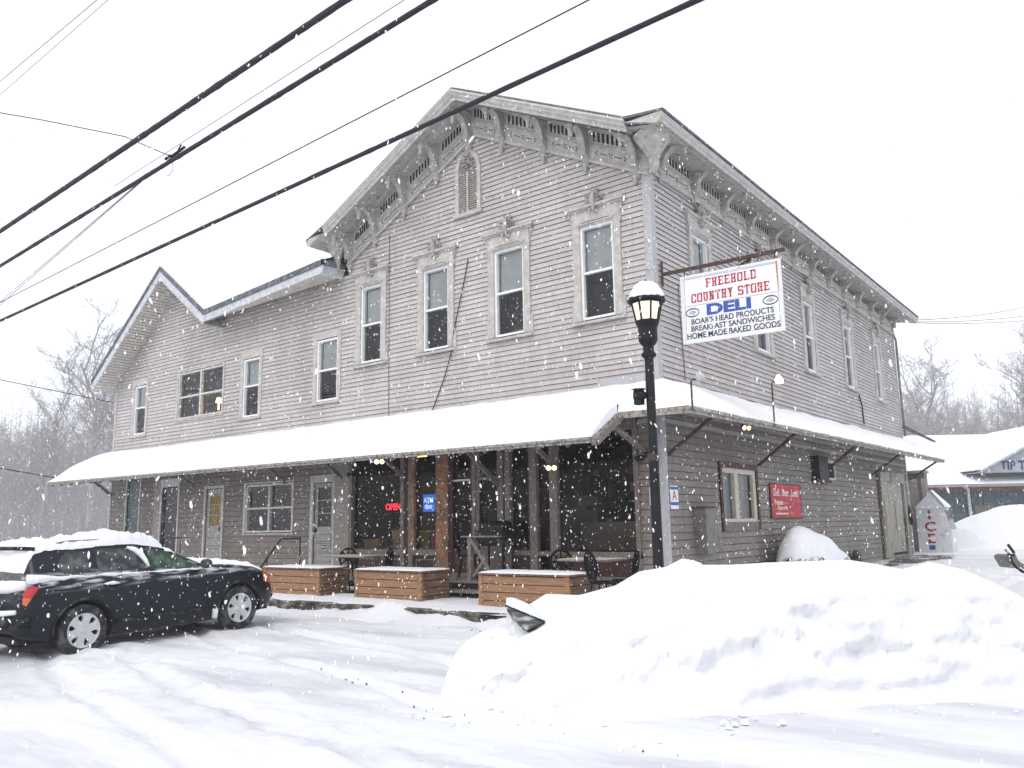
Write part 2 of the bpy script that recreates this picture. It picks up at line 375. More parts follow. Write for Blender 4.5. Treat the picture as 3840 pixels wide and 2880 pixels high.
# drifted snow against the ledge, mostly hiding its face
g = MB()
def drift(u, v):
    x = -20.6+21*u; k = .5+.5*fbm(x*.9, 1, 6, 3); dark = math.exp(-((x+6.6)/1.5)**2)+.8*math.exp(-((x+1.9)/.35)**2)+.5*math.exp(-((x+3.2)/.5)**2)
    h = (.17*min(1, max(.0, .90+.5*(k-.5)+.35*fbm(x*4, 2, 3, 4)))*(1-.75*min(1, dark)))+(.12*math.exp(-((x+3.9)/.45)**4))
    wd = .55+.35*k
    return (x, -(2.86+wd*v), -.17+h*(1-v)**1.3+.012*fbm(x*5, v*3, 2, 3)+.02*(1-v))
g.grid(drift, 240, 10)
tag(g.build('ledge_drift', 'snow', smooth=True, recalc=False), kind='structure')

# ------------------------------------------------------------------ the store
store = thing('store_building', 'large weathered grey clapboard store with bracketed gable and snow-covered wraparound canopy', 'building')
BRD = .107
def siding(name, mp, seg, openings, z0, z1, m, clip=None):
    """lapped boards as real geometry; seg = (a0,a1); clip(z)->(lo,hi)"""
    BRD = .107 if m == 'siding' else .138; g = MB(mp); k0 = math.floor(z0/BRD); k1 = math.ceil(z1/BRD)
    for k in range(k0, k1):
        zb, zt = k*BRD, (k+1)*BRD
        ranges = [seg]
        if clip:
            ranges = clip((zb+zt)/2)
        pieces = []
        for (r0, r1) in ranges:
            iv = [(max(seg[0], r0), min(seg[1], r1), zb, zt)]
            for (a0, a1, b0, b1) in openings:
                if zt > b0 and zb < b1:
                    ni = []
                    for (p, q, u, v) in iv:
                        if a1 <= p or a0 >= q: ni.append((p, q, u, v)); continue
                        if a0 > p: ni.append((p, a0, u, v))
                        if a1 < q: ni.append((a1, q, u, v))
                        lo, hi = max(p, a0), min(q, a1)
                        if b1 < v-.004: ni.append((lo, hi, max(u, b1), v))      # strip of board left above the opening
                        if b0 > u+.004: ni.append((lo, hi, u, min(v, b0)))      # strip of board left below it
                    iv = ni
            pieces += [c for c in iv if c[1]-c[0] > .01 and c[3]-c[2] > .004]
        for (p, q, u, v) in pieces:
            full = u == zb and v == zt
            off = lambda z: .026-.022*(z-zb)/BRD
            n = max(1, int((q-p)/.9)) if full else 1
            for j in range(n):
                x0 = p+(q-p)*j/n; x1 = p+(q-p)*(j+1)/n
                d0 = .007*fbm(x0*.5, k*.9, 1, 3) if u == zb else 0; d1 = .007*fbm(x1*.5, k*.9, 1, 3) if u == zb else 0
                e = .006 if v == zt else 0
                g.m = 0; g.poly([(x0, off(u), u+d0), (x1, off(u), u+d1), (x1, off(v), v+e), (x0, off(v), v+e)])
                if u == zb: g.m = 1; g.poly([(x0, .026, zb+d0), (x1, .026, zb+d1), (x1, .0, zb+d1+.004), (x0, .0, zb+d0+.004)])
                if j and (k*7+j*13+int(x0*3)) % 9 == 0: g.m = 1; g.poly([(x0-.003, .0275, zb+.006), (x0+.003, .0275, zb+.006), (x0+.003, .010, zt-.004), (x0-.003, .010, zt-.004)])
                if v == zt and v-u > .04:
                    shade_h = (.0085 if m == 'siding' else .022)*(1+.5*fbm(x0*.9, k*1.3, 4, 3)); g.m = 2
                    g.poly([(x0, .0095, zt-shade_h+.003), (x1, .0095, zt-shade_h+.003), (x1, .0065, zt+.006), (x0, .0065, zt+.006)])  # painted shade strip along the board top, under the next lap
    return g.build(name, [m, 'lap', 'lapshade'], store, recalc=False)

XP, SL = -4.25, .505
fz = lambda x: 10.08-SL*abs(x-XP)        # underside of the frieze on the gable
ZT, ZB = 7.247, 5.347
FW = [(-8.003, -7.277), (-5.884, -5.102), (-3.775, -2.983), (-1.569, -.802)]
SW = [(1.70, 2.445), (4.935, 5.767), (8.394, 9.17), (11.994, 12.787), (15.368, 16.105)]
op = []
for (a, b) in FW: op.append((a-.1, b+.1, ZB-.05, ZT+.05))
WING = [(-9.652, -8.846, 4.58, 6.167), (-12.828, -12.091, 4.477, 6.105), (-16.18, -13.82, 4.726, 6.138), (-18.756, -18.057, 4.46, 6.03)]
for (a, b, c, d) in WING: op.append((a-.04, b+.04, c-.03, d+.03))
def clipF(z):
    if z < 7.93: return [(-20.0, 0)]
    hw = (10.15-z)/SL
    return [(XP-hw, XP+hw)]
def clipW(z):
    r = []
    if z < 7.74: return [(-20+max(0, (z-6.42)/.76), -8.49)]
    hw = (9.05-z)/.76
    return [(-16.55-hw, -16.55+hw)] if hw > 0 else []
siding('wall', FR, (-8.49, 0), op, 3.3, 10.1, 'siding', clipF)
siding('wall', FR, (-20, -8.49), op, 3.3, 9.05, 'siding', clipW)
ops = [(a-.1, b+.1, ZB-.05, ZT+.05) for (a, b) in SW]
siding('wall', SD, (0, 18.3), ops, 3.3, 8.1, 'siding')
LOW = [(-9.78, -8.84, 0, 2.71), (-14.5, -13.54, 0, 2.65), (-17.2, -15.82, 0, 2.94), (-18.94, -18.06, 0, 3.07), (-12.59, -10.46, 1.29, 2.65), (-8.85, -.46, 0, 3.6)]
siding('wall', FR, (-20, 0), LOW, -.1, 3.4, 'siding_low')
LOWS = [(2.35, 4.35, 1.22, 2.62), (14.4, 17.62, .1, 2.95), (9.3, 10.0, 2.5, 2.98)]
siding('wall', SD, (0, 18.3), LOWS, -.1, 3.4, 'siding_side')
# solid masonry core so that nothing shows through the boards
g = MB()
g.poly([(-20, .5, 3.35), (-8.49, .5, 3.35), (-8.49, .5, 7.7), (-13.9, .5, 7.7), (-16.55, .5, 9.05), (-20, .5, 6.4)]); g.poly([(-13.9, .03, 7.0), (-16.55, .03, 9.05), (-19.4, .03, 6.6)])
g.build('wall_core', 'dark', store, recalc=False)
g = MB(); g.box(-19.9, -8.6, .55, 9, -.3, 6.4); g.box(-8.45, -.35, 6.2, 18.2, -.3, 7.9); g.box(-8.45, -.35, .5, 18.2, 3.5, 7.9)
g.poly([(-8.4, .12, 7.9), (-.1, .12, 7.9), (XP, .12, 10.0)])
g.build('rear_wall', 'dark', store)
# rear side of the lower floor and far end
g = MB(); g.box(-8.45, -.03, 18.2, 18.28, -.2, 8.6); g.box(-19.98, -19.9, .03, 9, -.2, 6.5)
g.build('rear_wall', 'siding_side', store)

# corner boards
MB().prism([(-.13, -.036, -.1), (.036, -.036, -.1), (.036, .14, -.1), (.0, .14, -.1), (.0, .0, -.1), (-.13, .0, -.1)], (0, 0, 8.1)).build('corner_board', 'corner', store)
MB().box(-20.02, -19.9, -.034, 0, -.1, 6.45).build('corner_board', 'corner', store)
MB().box(0, .036, 18.2, 18.32, -.1, 8.1).build('corner_board', 'corner', store)

# ---- main roof
rt = lambda x: 10.92-SL*abs(x-XP)          # roof top along the rake
g = MB(); E0, E1 = -.86, 19.0
def roofprof(off, inset=0):
    return [(-9.15+inset, 8.55+off), (-8.5, 8.79+off), (XP, 10.92+off), (0.0, 8.79+off), (.80-inset, 8.70+off)]
top = roofprof(0); bot = [(x, z-.05) for x, z in top]
g.prism([(x, E0, z) for x, z in top+bot[::-1]], (0, E1-E0, 0))
g.build('roof', 'roofd', store)
g = MB(); tp = roofprof(.055, .12); bt = roofprof(.004, .12)
g.prism([(x, E0+.1, z) for x, z in tp+bt[::-1]], (0, E1-E0-.2, 0))
g.build('roof_snow', 'snow_s', store)
# rake cornice: profile in (o, dz from roof top) swept along each rake
prof = [(.0, -.06), (.90-.02, -.052), (.90, -.10), (.86, -.14), (.85, -.18), (.80, -.22), (.79, -.27), (.74, -.285), (.0, -.12)]
g = MB()
def sweep(g, prof, p, q, mp):
    a = [mp(o, dz, *p) for o, dz in prof]; b = [mp(o, dz, *q) for o, dz in prof]
    i = len(g.v); n = len(prof)
    for v in a+b: g.v.append(v)
    for k in range(n): g.face((i+k, i+(k+1) % n, i+n+(k+1) % n, i+n+k))
    g.face([i+k for k in range(n)][::-1]); g.face([i+n+k for k in range(n)])
mpf = lambda o, dz, x, z: (x, -o, z+dz)
sweep(g, prof, (XP, 10.92), (-.0, 8.79), mpf); sweep(g, prof, (XP, 10.92), (-8.5, 8.79), mpf)
g.build('cornice', 'trim', store)
# eave cornice on the long side and the short left return
prof2 = [(.0, -.03), (.77, -.052), (.79, -.09), (.76, -.15), (.73, -.17), (.72, -.22), (.64, -.24), (.0, -.02)]
g = MB(); sweep(g, prof2, (-.86, 8.70), (19.0, 8.70), lambda o, dz, y, z: (o, y, z+dz))
sweep(g, [(o+.04, dz) for o, dz in prof2], (-.86, 8.60), (19.0, 8.60), lambda o, dz, y, z: (-8.5-o*.8, y, z+dz))
g.build('cornice', 'trim', store)
# soffits
g = MB()
for (x0, x1) in ((XP, 0.0), (-8.5, XP)):
    g.poly([(x0, -.78, rt(x0)-.30), (x1, -.78, rt(x1)-.30), (x1, 0, rt(x1)-.10), (x0, 0, rt(x0)-.10)])
g.poly([(0, -.8, 8.60), (.7, -.8, 8.45), (.7, 19, 8.45), (0, 19, 8.62)])
g.poly([(-8.5, -.8, 8.6), (-9.05, -.8, 8.35), (-9.05, 19, 8.35), (-8.5, 19, 8.6)])
g.build('soffit', 'soffit', store, recalc=False)
# frieze boards with mouldings, vent slots and cut panels
g = MB(FR); gs = MB(FR)
def zline(x, off): return fz(x)+off
def rakebox(g, x0, x1, zo0, zo1, o0, o1):
    g.prism([(x0, o0, zline(x0, zo0)), (x1, o0, zline(x1, zo0)), (x1, o0, zline(x1, zo1)), (x0, o0, zline(x0, zo1))], (0, o1-o0, 0))
for (x0, x1) in ((XP, 0.03), (-8.52, XP)):
    rakebox(g, x0, x1, 0, .80, .0, .05); rakebox(g, x0, x1, -.02, .045, .05, .085); rakebox(g, x0, x1, .33, .38, .05, .08); rakebox(g, x0, x1, .10, .12, .05, .062)
brx = [-4.45, -3.49, -2.38, -1.35, -.24, -5.44, -6.49, -7.5, -8.40]
bs = sorted(brx)
for a, b in zip(bs[:-1], bs[1:]):
    lo, hi = a+.16, b-.12; nn = 8
    for k in range(nn):
        x = lo+(hi-lo)*(k+.5)/nn; rakebox(gs, x-.026, x+.026, .46, .66, .05, .054)
    mid = (lo+hi)/2; L = (hi-lo)
    rakebox(gs, mid-.30*L, mid-.1*L, .205, .222, .05, .054); rakebox(gs, mid+.1*L, mid+.30*L, .205, .222, .05, .054)
    for (dx, dz) in ((0, .215), (.03, .255), (-.03, .255), (.03, .175), (-.03, .175), (.37*L, .25), (.37*L, .18), (-.37*L, .25), (-.37*L, .18), (.40*L, .215), (-.40*L, .215)):
        rakebox(gs, mid+dx-.013, mid+dx+.013, dz-.013, dz+.013, .05, .054)
def merge(g, gs):
    b = len(g.v); g.v += gs.v; g.f += [tuple(i+b for i in f) for f in gs.f]; g.mi += [1]*len(gs.f); return g
merge(g, gs).build('frieze', ['trim', 'dark'], store)
g = MB(SD); gs = MB(SD)
g.box(-.0, 18.3, 0, .05, 8.0, 8.62); g.box(-.05, 18.3, .05, .085, 7.98, 8.045); g.box(-.05, 18.3, .05, .08, 8.33, 8.38)
bry = [.36+1.475*k for k in range(13)]
for a, b in zip(bry[:-1], bry[1:]):
    lo, hi = a+.16, b-.12; nn = 9
    for k in range(nn):
        y = lo+(hi-lo)*(k+.5)/nn; gs.box(y-.032, y+.032, .05, .054, 8.42, 8.575)
    mid = (lo+hi)/2; L = hi-lo
    for (p, q) in ((-.3, -.1), (.1, .3)): gs.box(mid+p*L, mid+q*L, .05, .054, 8.19, 8.205)
    for (dx, dz) in ((0, 8.2), (.03, 8.24), (-.03, 8.24), (.03, 8.16), (-.03, 8.16), (.38*L, 8.23), (-.38*L, 8.23), (.38*L, 8.17), (-.38*L, 8.17)): gs.box(mid+dx-.015, mid+dx+.015, .05, .054, dz-.013, dz+.013)
merge(g, gs).build('frieze', ['trim', 'dark'], store)
# scroll brackets
def bracket_mesh(rise):
    g = MB(); W = .075
    pr = [(0, 0), (.66, -.06*1), (.68, -.15), (.62, -.20), (.56, -.17), (.50, -.12), (.40, -.13), (.31, -.19), (.24, -.28), (.20, -.37), (.19, -.47), (.20, -.56), (.16, -.60), (.12, -.58), (.09, -.62), (.10, -.72), (.075, -.80), (.03, -.84), (0, -.80)]
    g.prism([(-W, o, z) for o, z in pr], (2*W, 0, 0))
    # raised scroll ridge on the outer face, volutes and a turned drop
    for s in (-1, 1):
        ring = [(.33+.075*math.cos(a)*(1-a/14), -.10+.075*math.sin(a)*(1-a/14)) for a in [k*.5 for k in range(18)]]
        g.tube([(s*W, o, z) for o, z in ring], .014, 5)
        ring = [(.10+.055*math.cos(a)*(1-a/14), -.47+.055*math.sin(a)*(1-a/14)) for a in [k*.5 for k in range(18)]]
        g.tube([(s*W, o, z) for o, z in ring], .012, 5)
    g.lathe((0, .60, -.22), [(.0, -.16), (.03, -.14), (.045, -.10), (.03, -.06), (.055, -.02), (.055, .04)], 8)
    g.lathe((0, .075, -.80), [(.0, -.14), (.035, -.11), (.05, -.07), (.035, -.03), (.06, .0), (.06, .05)], 8)
    g.box(-W-.02, W+.02, 0, .70, -.035, .03)
    g.box(-W-.015, W+.015, 0, .09, -.46, -.40)
    me = bpy.data.meshes.new('bracket'); me.from_pydata(g.v, [], g.f); me.materials.append(MT['trimd'])
    bm = bmesh.new(); bm.from_mesh(me); bmesh.ops.recalc_face_normals(bm, faces=bm.faces); bm.to_mesh(me); bm.free()
    return me
bme = bracket_mesh(0)
for x in brx:
    o = link(bpy.data.objects.new('bracket', bme)); o.parent = store; o.location = (x, 0, fz(x)+.70-(.06 if x == -4.45 else 0)); o.rotation_euler = (0, 0, math.pi)
    o.scale = (1, 1, 1.03)
for y in bry:
    o = link(bpy.data.objects.new('bracket', bme)); o.parent = store; o.location = (0, y, 8.60+(.01*y/4)); o.rotation_euler = (0, 0, -math.pi/2); o.scale = (1, 1, .74)
for y in (.02,):   # carved corner block under the eave corner
    g = MB(); g.lathe((.28, -.28, 7.80), [(.02, 0), (.06, .05), (.10, .18), (.10, .3), (.17, .42), (.25, .55), (.33, .66), (.38, .74)], 10)
    g.build('corner_bracket', 'trimd', store)
    g = MB(); g.lathe((-8.72, -.22, 7.72), [(.02, 0), (.06, .08), (.09, .25), (.12, .42), (.2, .58), (.27, .74), (.30, .82)], 9)
    g.build('corner_bracket', 'trimd', store)

# ---- windows
def window(mp, a0, a1, z0, z1, style, split=.5, blind=True, name='window', lamp=False):
    wd = a1-a0; g = MB(mp)
    if style == 'fancy':
        c = .165
        g.box(a0-c, a0, .0, .055, z0-.02, z1+.02); g.box(a1, a1+c, .0, .055, z0-.02, z1+.02)
        for s, e in ((-1, a0-c), (1, a1+c)):     # ears flaring at foot and head
            for (u, v, k) in ((z0-.06, z0+.34, .055), (z1-.02, z1+.16, .03), (z1+.16, z1+.36, .055)):
                g.box(min(e, e+s*k), max(e, e+s*k), .0, .045, u, v)
            g.tube([(e+s*.03, .06, z1+.40), (e+s*.075, .075, z1+.37), (e+s*.05, .06, z1+.28), (e+s*.0, .06, z1+.1), (e+s*.01, .06, z1-.1)], .014, 5)
        g.box(a0-c, a1+c, .0, .06, z1, z1+.36)
        g.box(a0-.04, a1+.04, .06, .085, z1+.03, z1+.075)
        g.poly([(a0+.02, .085, z1+.06), (a1-.02, .085, z1+.06), ((a0+a1)/2, .085, z1+.12)])
        g.box(a0-c-.13, a1+c+.13, .0, .13, z1+.36, z1+.405); g.box(a0-c-.08, a1+c+.08, .0, .09, z1+.32, z1+.36)
        g.box(a0-c-.05, a1+c+.05, .0, .11, z0-.10, z0-.05)
    elif style == 'plain':
        g.box(a0-.14, a0, .0, .04, z0-.02, z1+.02); g.box(a1, a1+.12, .0, .04, z0-.02, z1+.02); g.box(a0-.14, a1+.12, .0, .042, z1+.02, z1+.2)
        g.box(a0-.16, a1+.14, .0, .07, z0-.08, z0-.02)
    else:
        g.box(a0-.10, a0, .0, .035, z0-.02, z1+.02); g.box(a1, a1+.05, .0, .035, z0-.02, z1+.02); g.box(a0-.10, a1+.05, 0, .037, z1+.02, z1+.06); g.box(a0-.1, a1+.07, 0, .05, z0-.06, z0-.02)
    win = g.build(name, 'trim', store)
    g = MB(mp); t = .048; zs = z0+(z1-z0)*split
    rec = -.02
    g.box(a0, a0+t, rec-.1, rec+.035, z0, z1); g.box(a1-t, a1, rec-.1, rec+.035, z0, z1); g.box(a0+t, a1-t, rec-.1, rec+.034, z0, z0+t); g.box(a0+t, a1-t, rec-.1, rec+.034, z1-t, z1)
    if style == 'double':
        m = (a0+a1)/2; g.box(m-.035, m+.035, rec-.09, rec+.03, z0+t, z1-t); g.box(a0+t, m-.035, rec-.09, rec+.028, zs-.025, zs+.025); g.box(m+.035, a1-t, rec-.09, rec+.028, zs-.025, zs+.025)
    else: g.box(a0+t, a1-t, rec-.09, rec+.02, zs-.022, zs+.022)
    g.build('frame', 'white' if style != 'double' else 'whited', win)
    for nm, (u, v) in (('upper_pane', (zs, z1)), ('lower_pane', (z0, zs))):
        sheet(mp, a0+t, a1-t, rec-.042, u+.02, v-.02).build(nm, 'pane', win, recalc=False)
    if blind: MB(mp).box(a0+t, a1-t, rec-.13, rec-.12, zs+.01 if style != 'double' else z1-.02, z1-t).build('blind', 'blind', win)
    MB(mp).box(a0-.02, a1+.02, rec-.42, rec-.40, z0-.02, z1+.02).build('interior', 'dark', win)
    # reveal
    g = MB(mp); g.box(a0-.01, a0, -.42, 0, z0, z1); g.box(a1, a1+.01, -.42, 0, z0, z1); g.box(a0, a1, -.42, 0, z1, z1+.01); g.box(a0, a1, -.42, 0, z0-.01, z0)
    g.build('reveal', 'dark', win)
    if style == 'fancy':
        g = MB(mp); c0 = (a0+a1)/2; zc = z1+.47
        ri = random.Random(int(a0*100))
        for k in range(26):        # carved foliate crest: a cluster of curled leaves
            a = k*2.4; r = .03+.0066*k; x = c0+r*math.cos(a); z = zc+r*1.3*math.sin(a)
            g.tube([(x, .05, z), (x+.04*math.cos(a+1), .12+.03*ri.random(), z+.04*math.sin(a+1)), (x+.05*math.cos(a+2.4), .10, z+.055*math.sin(a+2.4))], [.034, .026, .010], 5)
        g.tube([(c0, .09, zc-.24), (c0, .13, zc-.1), (c0, .15, zc+.02), (c0, .13, zc+.13), (c0, .08, zc+.22)], [.02, .045, .055, .04, .012], 7)
        g.build('crest', 'trimd', win)
    return win
for (a, b) in FW: window(FR, a, b, ZB, ZT, 'fancy')
for (a, b) in SW: window(SD, a, b, ZB, ZT, 'fancy')
window(FR, *WING[0], 'plain'); window(FR, *WING[1], 'plain', split=.53)
w2 = window(FR, *WING[2], 'double', split=.47, blind=False)
window(FR, *WING[3], 'plain', split=.55)
w5 = window(FR, -12.50, -10.50, 1.34, 2.6, 'double', blind=False)
# lit lamp inside the double window
g = MB(); g.lathe((-14.50, .30, 5.12), [(.09, 0), (.06, .13)], 12); g.lathe((-14.50, .30, 4.9), [(.02, 0), (.02, .2)], 8)
g.build('lit_lamp', 'warm', w2)
# louvre in the gable
g = MB(FR); g.box(-4.86, -4.76, 0, .06, 8.32, 9.35); g.box(-4.22, -4.12, 0, .06, 8.32, 9.35); g.box(-4.90, -4.08, 0, .09, 8.25, 8.33)
arch = [(-4.49+.37*math.cos(a), .0, 9.33+.47*math.sin(a)) for a in [math.pi*k/12 for k in range(13)]]
inner = [(-4.49+.27*math.cos(a), .0, 9.33+.35*math.sin(a)) for a in [math.pi*k/12 for k in range(12, -1, -1)]]
for k in range(12): g.prism([arch[k], arch[k+1], inner[11-k], inner[12-k]], (0, .07, 0))
g.box(-4.51, -4.47, .04, .07, 8.33, 9.3)
lv = g.build('louvre', 'trim', store)
g = MB(FR)
for k in range(24):
    z = 8.36+k*.052
    if z < 9.62:
        hw = .27 if z < 9.33 else .27*math.sqrt(max(0, 1-((z-9.33)/.35)**2))
        if hw > .03: g.prism([(-4.49-hw, .0, z+.035), (-4.49-hw, .045, z), (-4.49-hw, .052, z+.012), (-4.49-hw, .008, z+.045)], (2*hw, 0, 0))
g.build('slat', 'trim', lv); 
g = MB(FR); g.box(-4.77, -4.21, .027, .03, 8.3, 9.4); g.poly([(-4.49+.3*math.cos(a), .0285, 9.38+.34*math.sin(a)) for a in [math.pi*k/12 for k in range(13)]]); g.build('backing', 'wood_g', lv)
g = MB(FR); ri = random.Random(3)
for k in range(20):
    a = k*2.4; r = .03+.008*k; x = -4.49+r*math.cos(a); z = 9.58+r*1.2*math.sin(a)
    g.tube([(x, .06, z), (x+.05*math.cos(a+1), .12, z+.05*math.sin(a+1)), (x+.05*math.cos(a+2.2), .09, z+.06*math.sin(a+2.2))], [.028, .022, .008], 5)
g.build('crest', 'trimd', lv)

# ---- left wing roof
g = MB(); Y0, Y1 = -.74, 9.0
GP, GL, GR_ = (-16.4, 9.43), (-20.3, 6.38), (-13.88, 7.60)
def slab(g, pts, t, y0, y1):
    g.prism([(x, y0, z) for x, z in pts]+[(x, y0, z-t) for x, z in pts[::-1]], (0, y1-y0, 0))
slab(g, [GL, GP, GR_], .13, Y0, Y1)
g.prism([(GR_[0], Y0, 7.60), (-8.66, Y0, 7.98), (-8.66, Y0, 7.84), (GR_[0], Y0, 7.46)], (0, .03, 0))
g.poly([(GR_[0], Y0, 7.60), (-8.66, Y0, 7.98), (-8.66, 5, 9.2), (GR_[0], 5, 8.9)])
g.prism([(-8.69, Y0, 7.98), (-8.66, Y0, 7.98), (-8.66, 0, 8.02), (-8.69, 0, 8.02)], (0, 0, -.14))
g.build('wing_roof', 'roofd', store)
g = MB()
slab(g, [(GL[0]+.1, GL[1]+.15), (GP[0], GP[1]+.08), (GR_[0]-.03, GR_[1]+.1)], .075, Y0+.06, Y1-.1)
g.prism([(GR_[0], Y0+.05, 7.62), (-8.7, Y0+.05, 8.0), (-8.7, Y0+.12, 8.10), (GR_[0], Y0+.12, 7.74)], (0, .02, 0))
g.grid(lambda u, v: (GR_[0]+(5.2)*u, Y0+.08+v*5.6, 7.62+.38*u+v*1.25+.1*min(1, v*12)+.02*fbm(u*6, v*5, 2, 3)), 20, 16)
g.build('roof_snow', 'snow_s', store)
g = MB()
def band(g, p, q, z0, z1, y0, y1):   # vertical fascia board following an edge
    g.prism([(p[0], y0, p[1]+z0), (q[0], y0, q[1]+z0), (q[0], y0, q[1]+z1), (p[0], y0, p[1]+z1)], (0, y1-y0, 0))
band(g, GL, GP, -.40, -.13, Y0+.03, Y0+.06); band(g, GP, GR_, -.40, -.13, Y0+.03, Y0+.06)
band(g, (GR_[0], 7.60), (-8.66, 7.98), -.34, -.14, Y0+.03, Y0+.06)
g.prism([(-8.72, Y0+.06, 7.86), (-8.69, Y0+.06, 7.86), (-8.69, 0, 7.90), (-8.72, 0, 7.90)], (0, 0, -.28))
g.build('fascia', 'fascia', store)
g = MB()
for (p, q, n) in ((GL, GP, 42), (GP, GR_, 26)):
    for k in range(n):     # ribbed soffit panels
        a, b = k/n, (k+1)/n
        x0, x1 = p[0]+(q[0]-p[0])*a, p[0]+(q[0]-p[0])*b; z0, z1 = p[1]+(q[1]-p[1])*a-.40, p[1]+(q[1]-p[1])*b-.40
        xm, zm = x0+(x1-x0)*.16, z0+(z1-z0)*.16
        g.m = 1; g.poly([(x0, Y0+.06, z0+.022), (xm, Y0+.06, zm+.022), (xm, 0, zm+.022), (x0, 0, z0+.022)])
        g.m = 0; g.poly([(xm, Y0+.06, zm), (x1, Y0+.06, z1), (x1, 0, z1), (xm, 0, zm)])
g.m = 0
g.poly([(GR_[0], Y0+.05, 7.26), (-8.70, Y0+.05, 7.64), (-8.70, 0, 7.70), (GR_[0]-.6, 0, 7.66)])
g.build('soffit', ['soffit_v', 'canopyw'], store, recalc=False)

# ---- wraparound canopy
def ze(x): return 2.82+(-.24-x)*.0078        # front eave height
XL, XA, DF, DS, XE, YE = -20.15, -.24, 1.9, 1.07, 1.15, 18.95
def zs_(y): return 3.27+.0085*(y+1.07)        # side eave height
def wz(y): return 3.92+.011*max(0, y)
def croof(x, y):
    """canopy roof surface height"""
    if y < 0 or x <= 0:
        y = min(y, 0)
        zf = 3.92-(3.92-ze(min(x, XA)))/DF*(-y) if x < XA else 3.92-.579*(-y)
        if x > 0:
            zside = 3.92-(3.92-3.27)/XE*x
            return min(zf, zside)
        return zf
    return wz(y)-(wz(y)-zs_(y))/XE*x
g = MB()
def patch(g, pts, off=0):
    g.poly([(x, y, croof(x, y)+off) for x, y in pts])
def canopy_patches(g, off):
    n = 14
    for k in range(n):
        x0 = XL+(XA-XL)*k/n; x1 = XL+(XA-XL)*(k+1)/n
        patch(g, [(x0, -DF), (x1, -DF), (x1, 0), (x0, 0)], off)
    patch(g, [(XA, -DS), (0, -DS), (0, 0), (XA, 0)], off)
    g.poly([(0, -DS, croof(0, -DS)+off), (XE, -DS, 3.27+off), (0, 0, 3.92+off)])
    g.poly([(XE, -DS, 3.27+off), (XE, 0, zs_(0)+off), (0, 0, 3.92+off)])
    for k in range(10):
        y0 = YE*k/10; y1 = YE*(k+1)/10
        g.poly([(0, y0, wz(y0)+off), (XE, y0, zs_(y0)+off), (XE, y1, zs_(y1)+off), (0, y1, wz(y1)+off)])
canopy_patches(g, -.01); canopy_patches(g, -.045)
canopy = g.build('canopy', 'wood_g', store, recalc=False)
# fascia boards
g = MB()
def fboard(g, p, q, h, t, drop=0):
    g.beam((p[0], p[1], p[2]-h/2-drop), (q[0], q[1], q[2]-h/2-drop), t, h)
fboard(g, (XL, -DF-.012, ze(XL)), (XA, -DF-.012, ze(XA)), .045, .03)
fboard(g, (XL, -DF+.02, ze(XL)), (XA, -DF+.02, ze(XA)), .055, .03, .04)
fboard(g, (XA+.012, -DF-.02, ze(XA)), (XA+.012, -DS, croof(XA, -DS)), .13, .03)
fboard(g, (XA, -DS-.012, croof(XA+.01, -DS)), (XE, -DS-.012, 3.27), .11, .03)
fboard(g, (XE+.012, -DS-.02, 3.27), (XE+.012, YE, zs_(YE)), .06, .03)
fboard(g, (XE-.02, -DS, 3.27), (XE-.02, YE, zs_(YE)), .07, .03, .05)
fboard(g, (XE, YE, zs_(YE)), (0, YE, wz(YE)), .12, .03); fboard(g, (XL, -DF, ze(XL)), (XL, 0, 3.92), .12, .03)
g.build('fascia', 'canopyw', canopy)
# rafters seen from below
for k in range(34):
    x = -20+k*.6; g = MB(); g.beam((x, -DF+.05, ze(x)-.10), (x, -.02, 3.82), .045, .09); g.build('rafter', 'wood_g', canopy)
for k in range(30):
    y = .4+k*.62; g = MB(); g.beam((XE-.05, y, zs_(y)-.10), (.03, y, wz(y)-.10), .045, .09); g.build('rafter', 'wood_g', canopy)
g = MB(); g.beam((XA-.02, -DF, ze(XA)-.09), (XA-.02, 0, 3.8), .05, .12)
g.build('rafter', 'wood_g', canopy)
# snow on the canopy
g = MB()
def sthick(t, x, y):      # t = 0 at the eave, 1 at the wall
    return (.03+.12*min(1, t*3.2)**.6-.08*max(0, (t-.75)/.25)**2)*(1+.28*fbm(x*.7, y*.9, 3, 4))+.018*fbm(x*2.5, y*2.5, 5, 4)
def snf(u, v):
    x = XL-.02+(XA-XL+.02)*u; y = -DF*(1-v)-(.03+.022*fbm(x*1.7, 1, 2, 4))*(1-v); e = min(1, (x-XL+.02)/.9)**.5
    zz = croof(x, max(y, -DF))
    if v == 0: return (x, y+.01, zz-.005)
    return (x-.35*(1-e)*0, y, zz+(sthick(v, x, y)+.16*math.exp(-((x-XL-1.0)/.9)**2)*math.sin(math.pi*min(1, v*1.1))**.6*(1 if v < .9 else 0.6))*min(1, .12+e*1.1))
g.grid(snf, 260, 18)
def snc(u, v):            # corner: from the rake round to the side, fan around the wall corner
    a = u                 # 0..1 walks along the outer edge
    e1, e2 = (XA, -DS-.02), (XE+.03, -DS-.02)
    ex = e1[0]+(e2[0]-e1[0])*a; ey = e1[1]
    wx = min(ex, -.0)*(1); wy = 0
    x = ex+(wx-ex)*v; y = ey+(wy-ey)*v
    return (x, y, (croof(min(x, XE), max(y, -DS)) if v > 0 else croof(min(x, XE), -DS)-.015)+(sthick((1-abs(y)/DF)*(1-u)+v*u, x, y) if v > 0 else 0))
g.grid(snc, 30, 18)
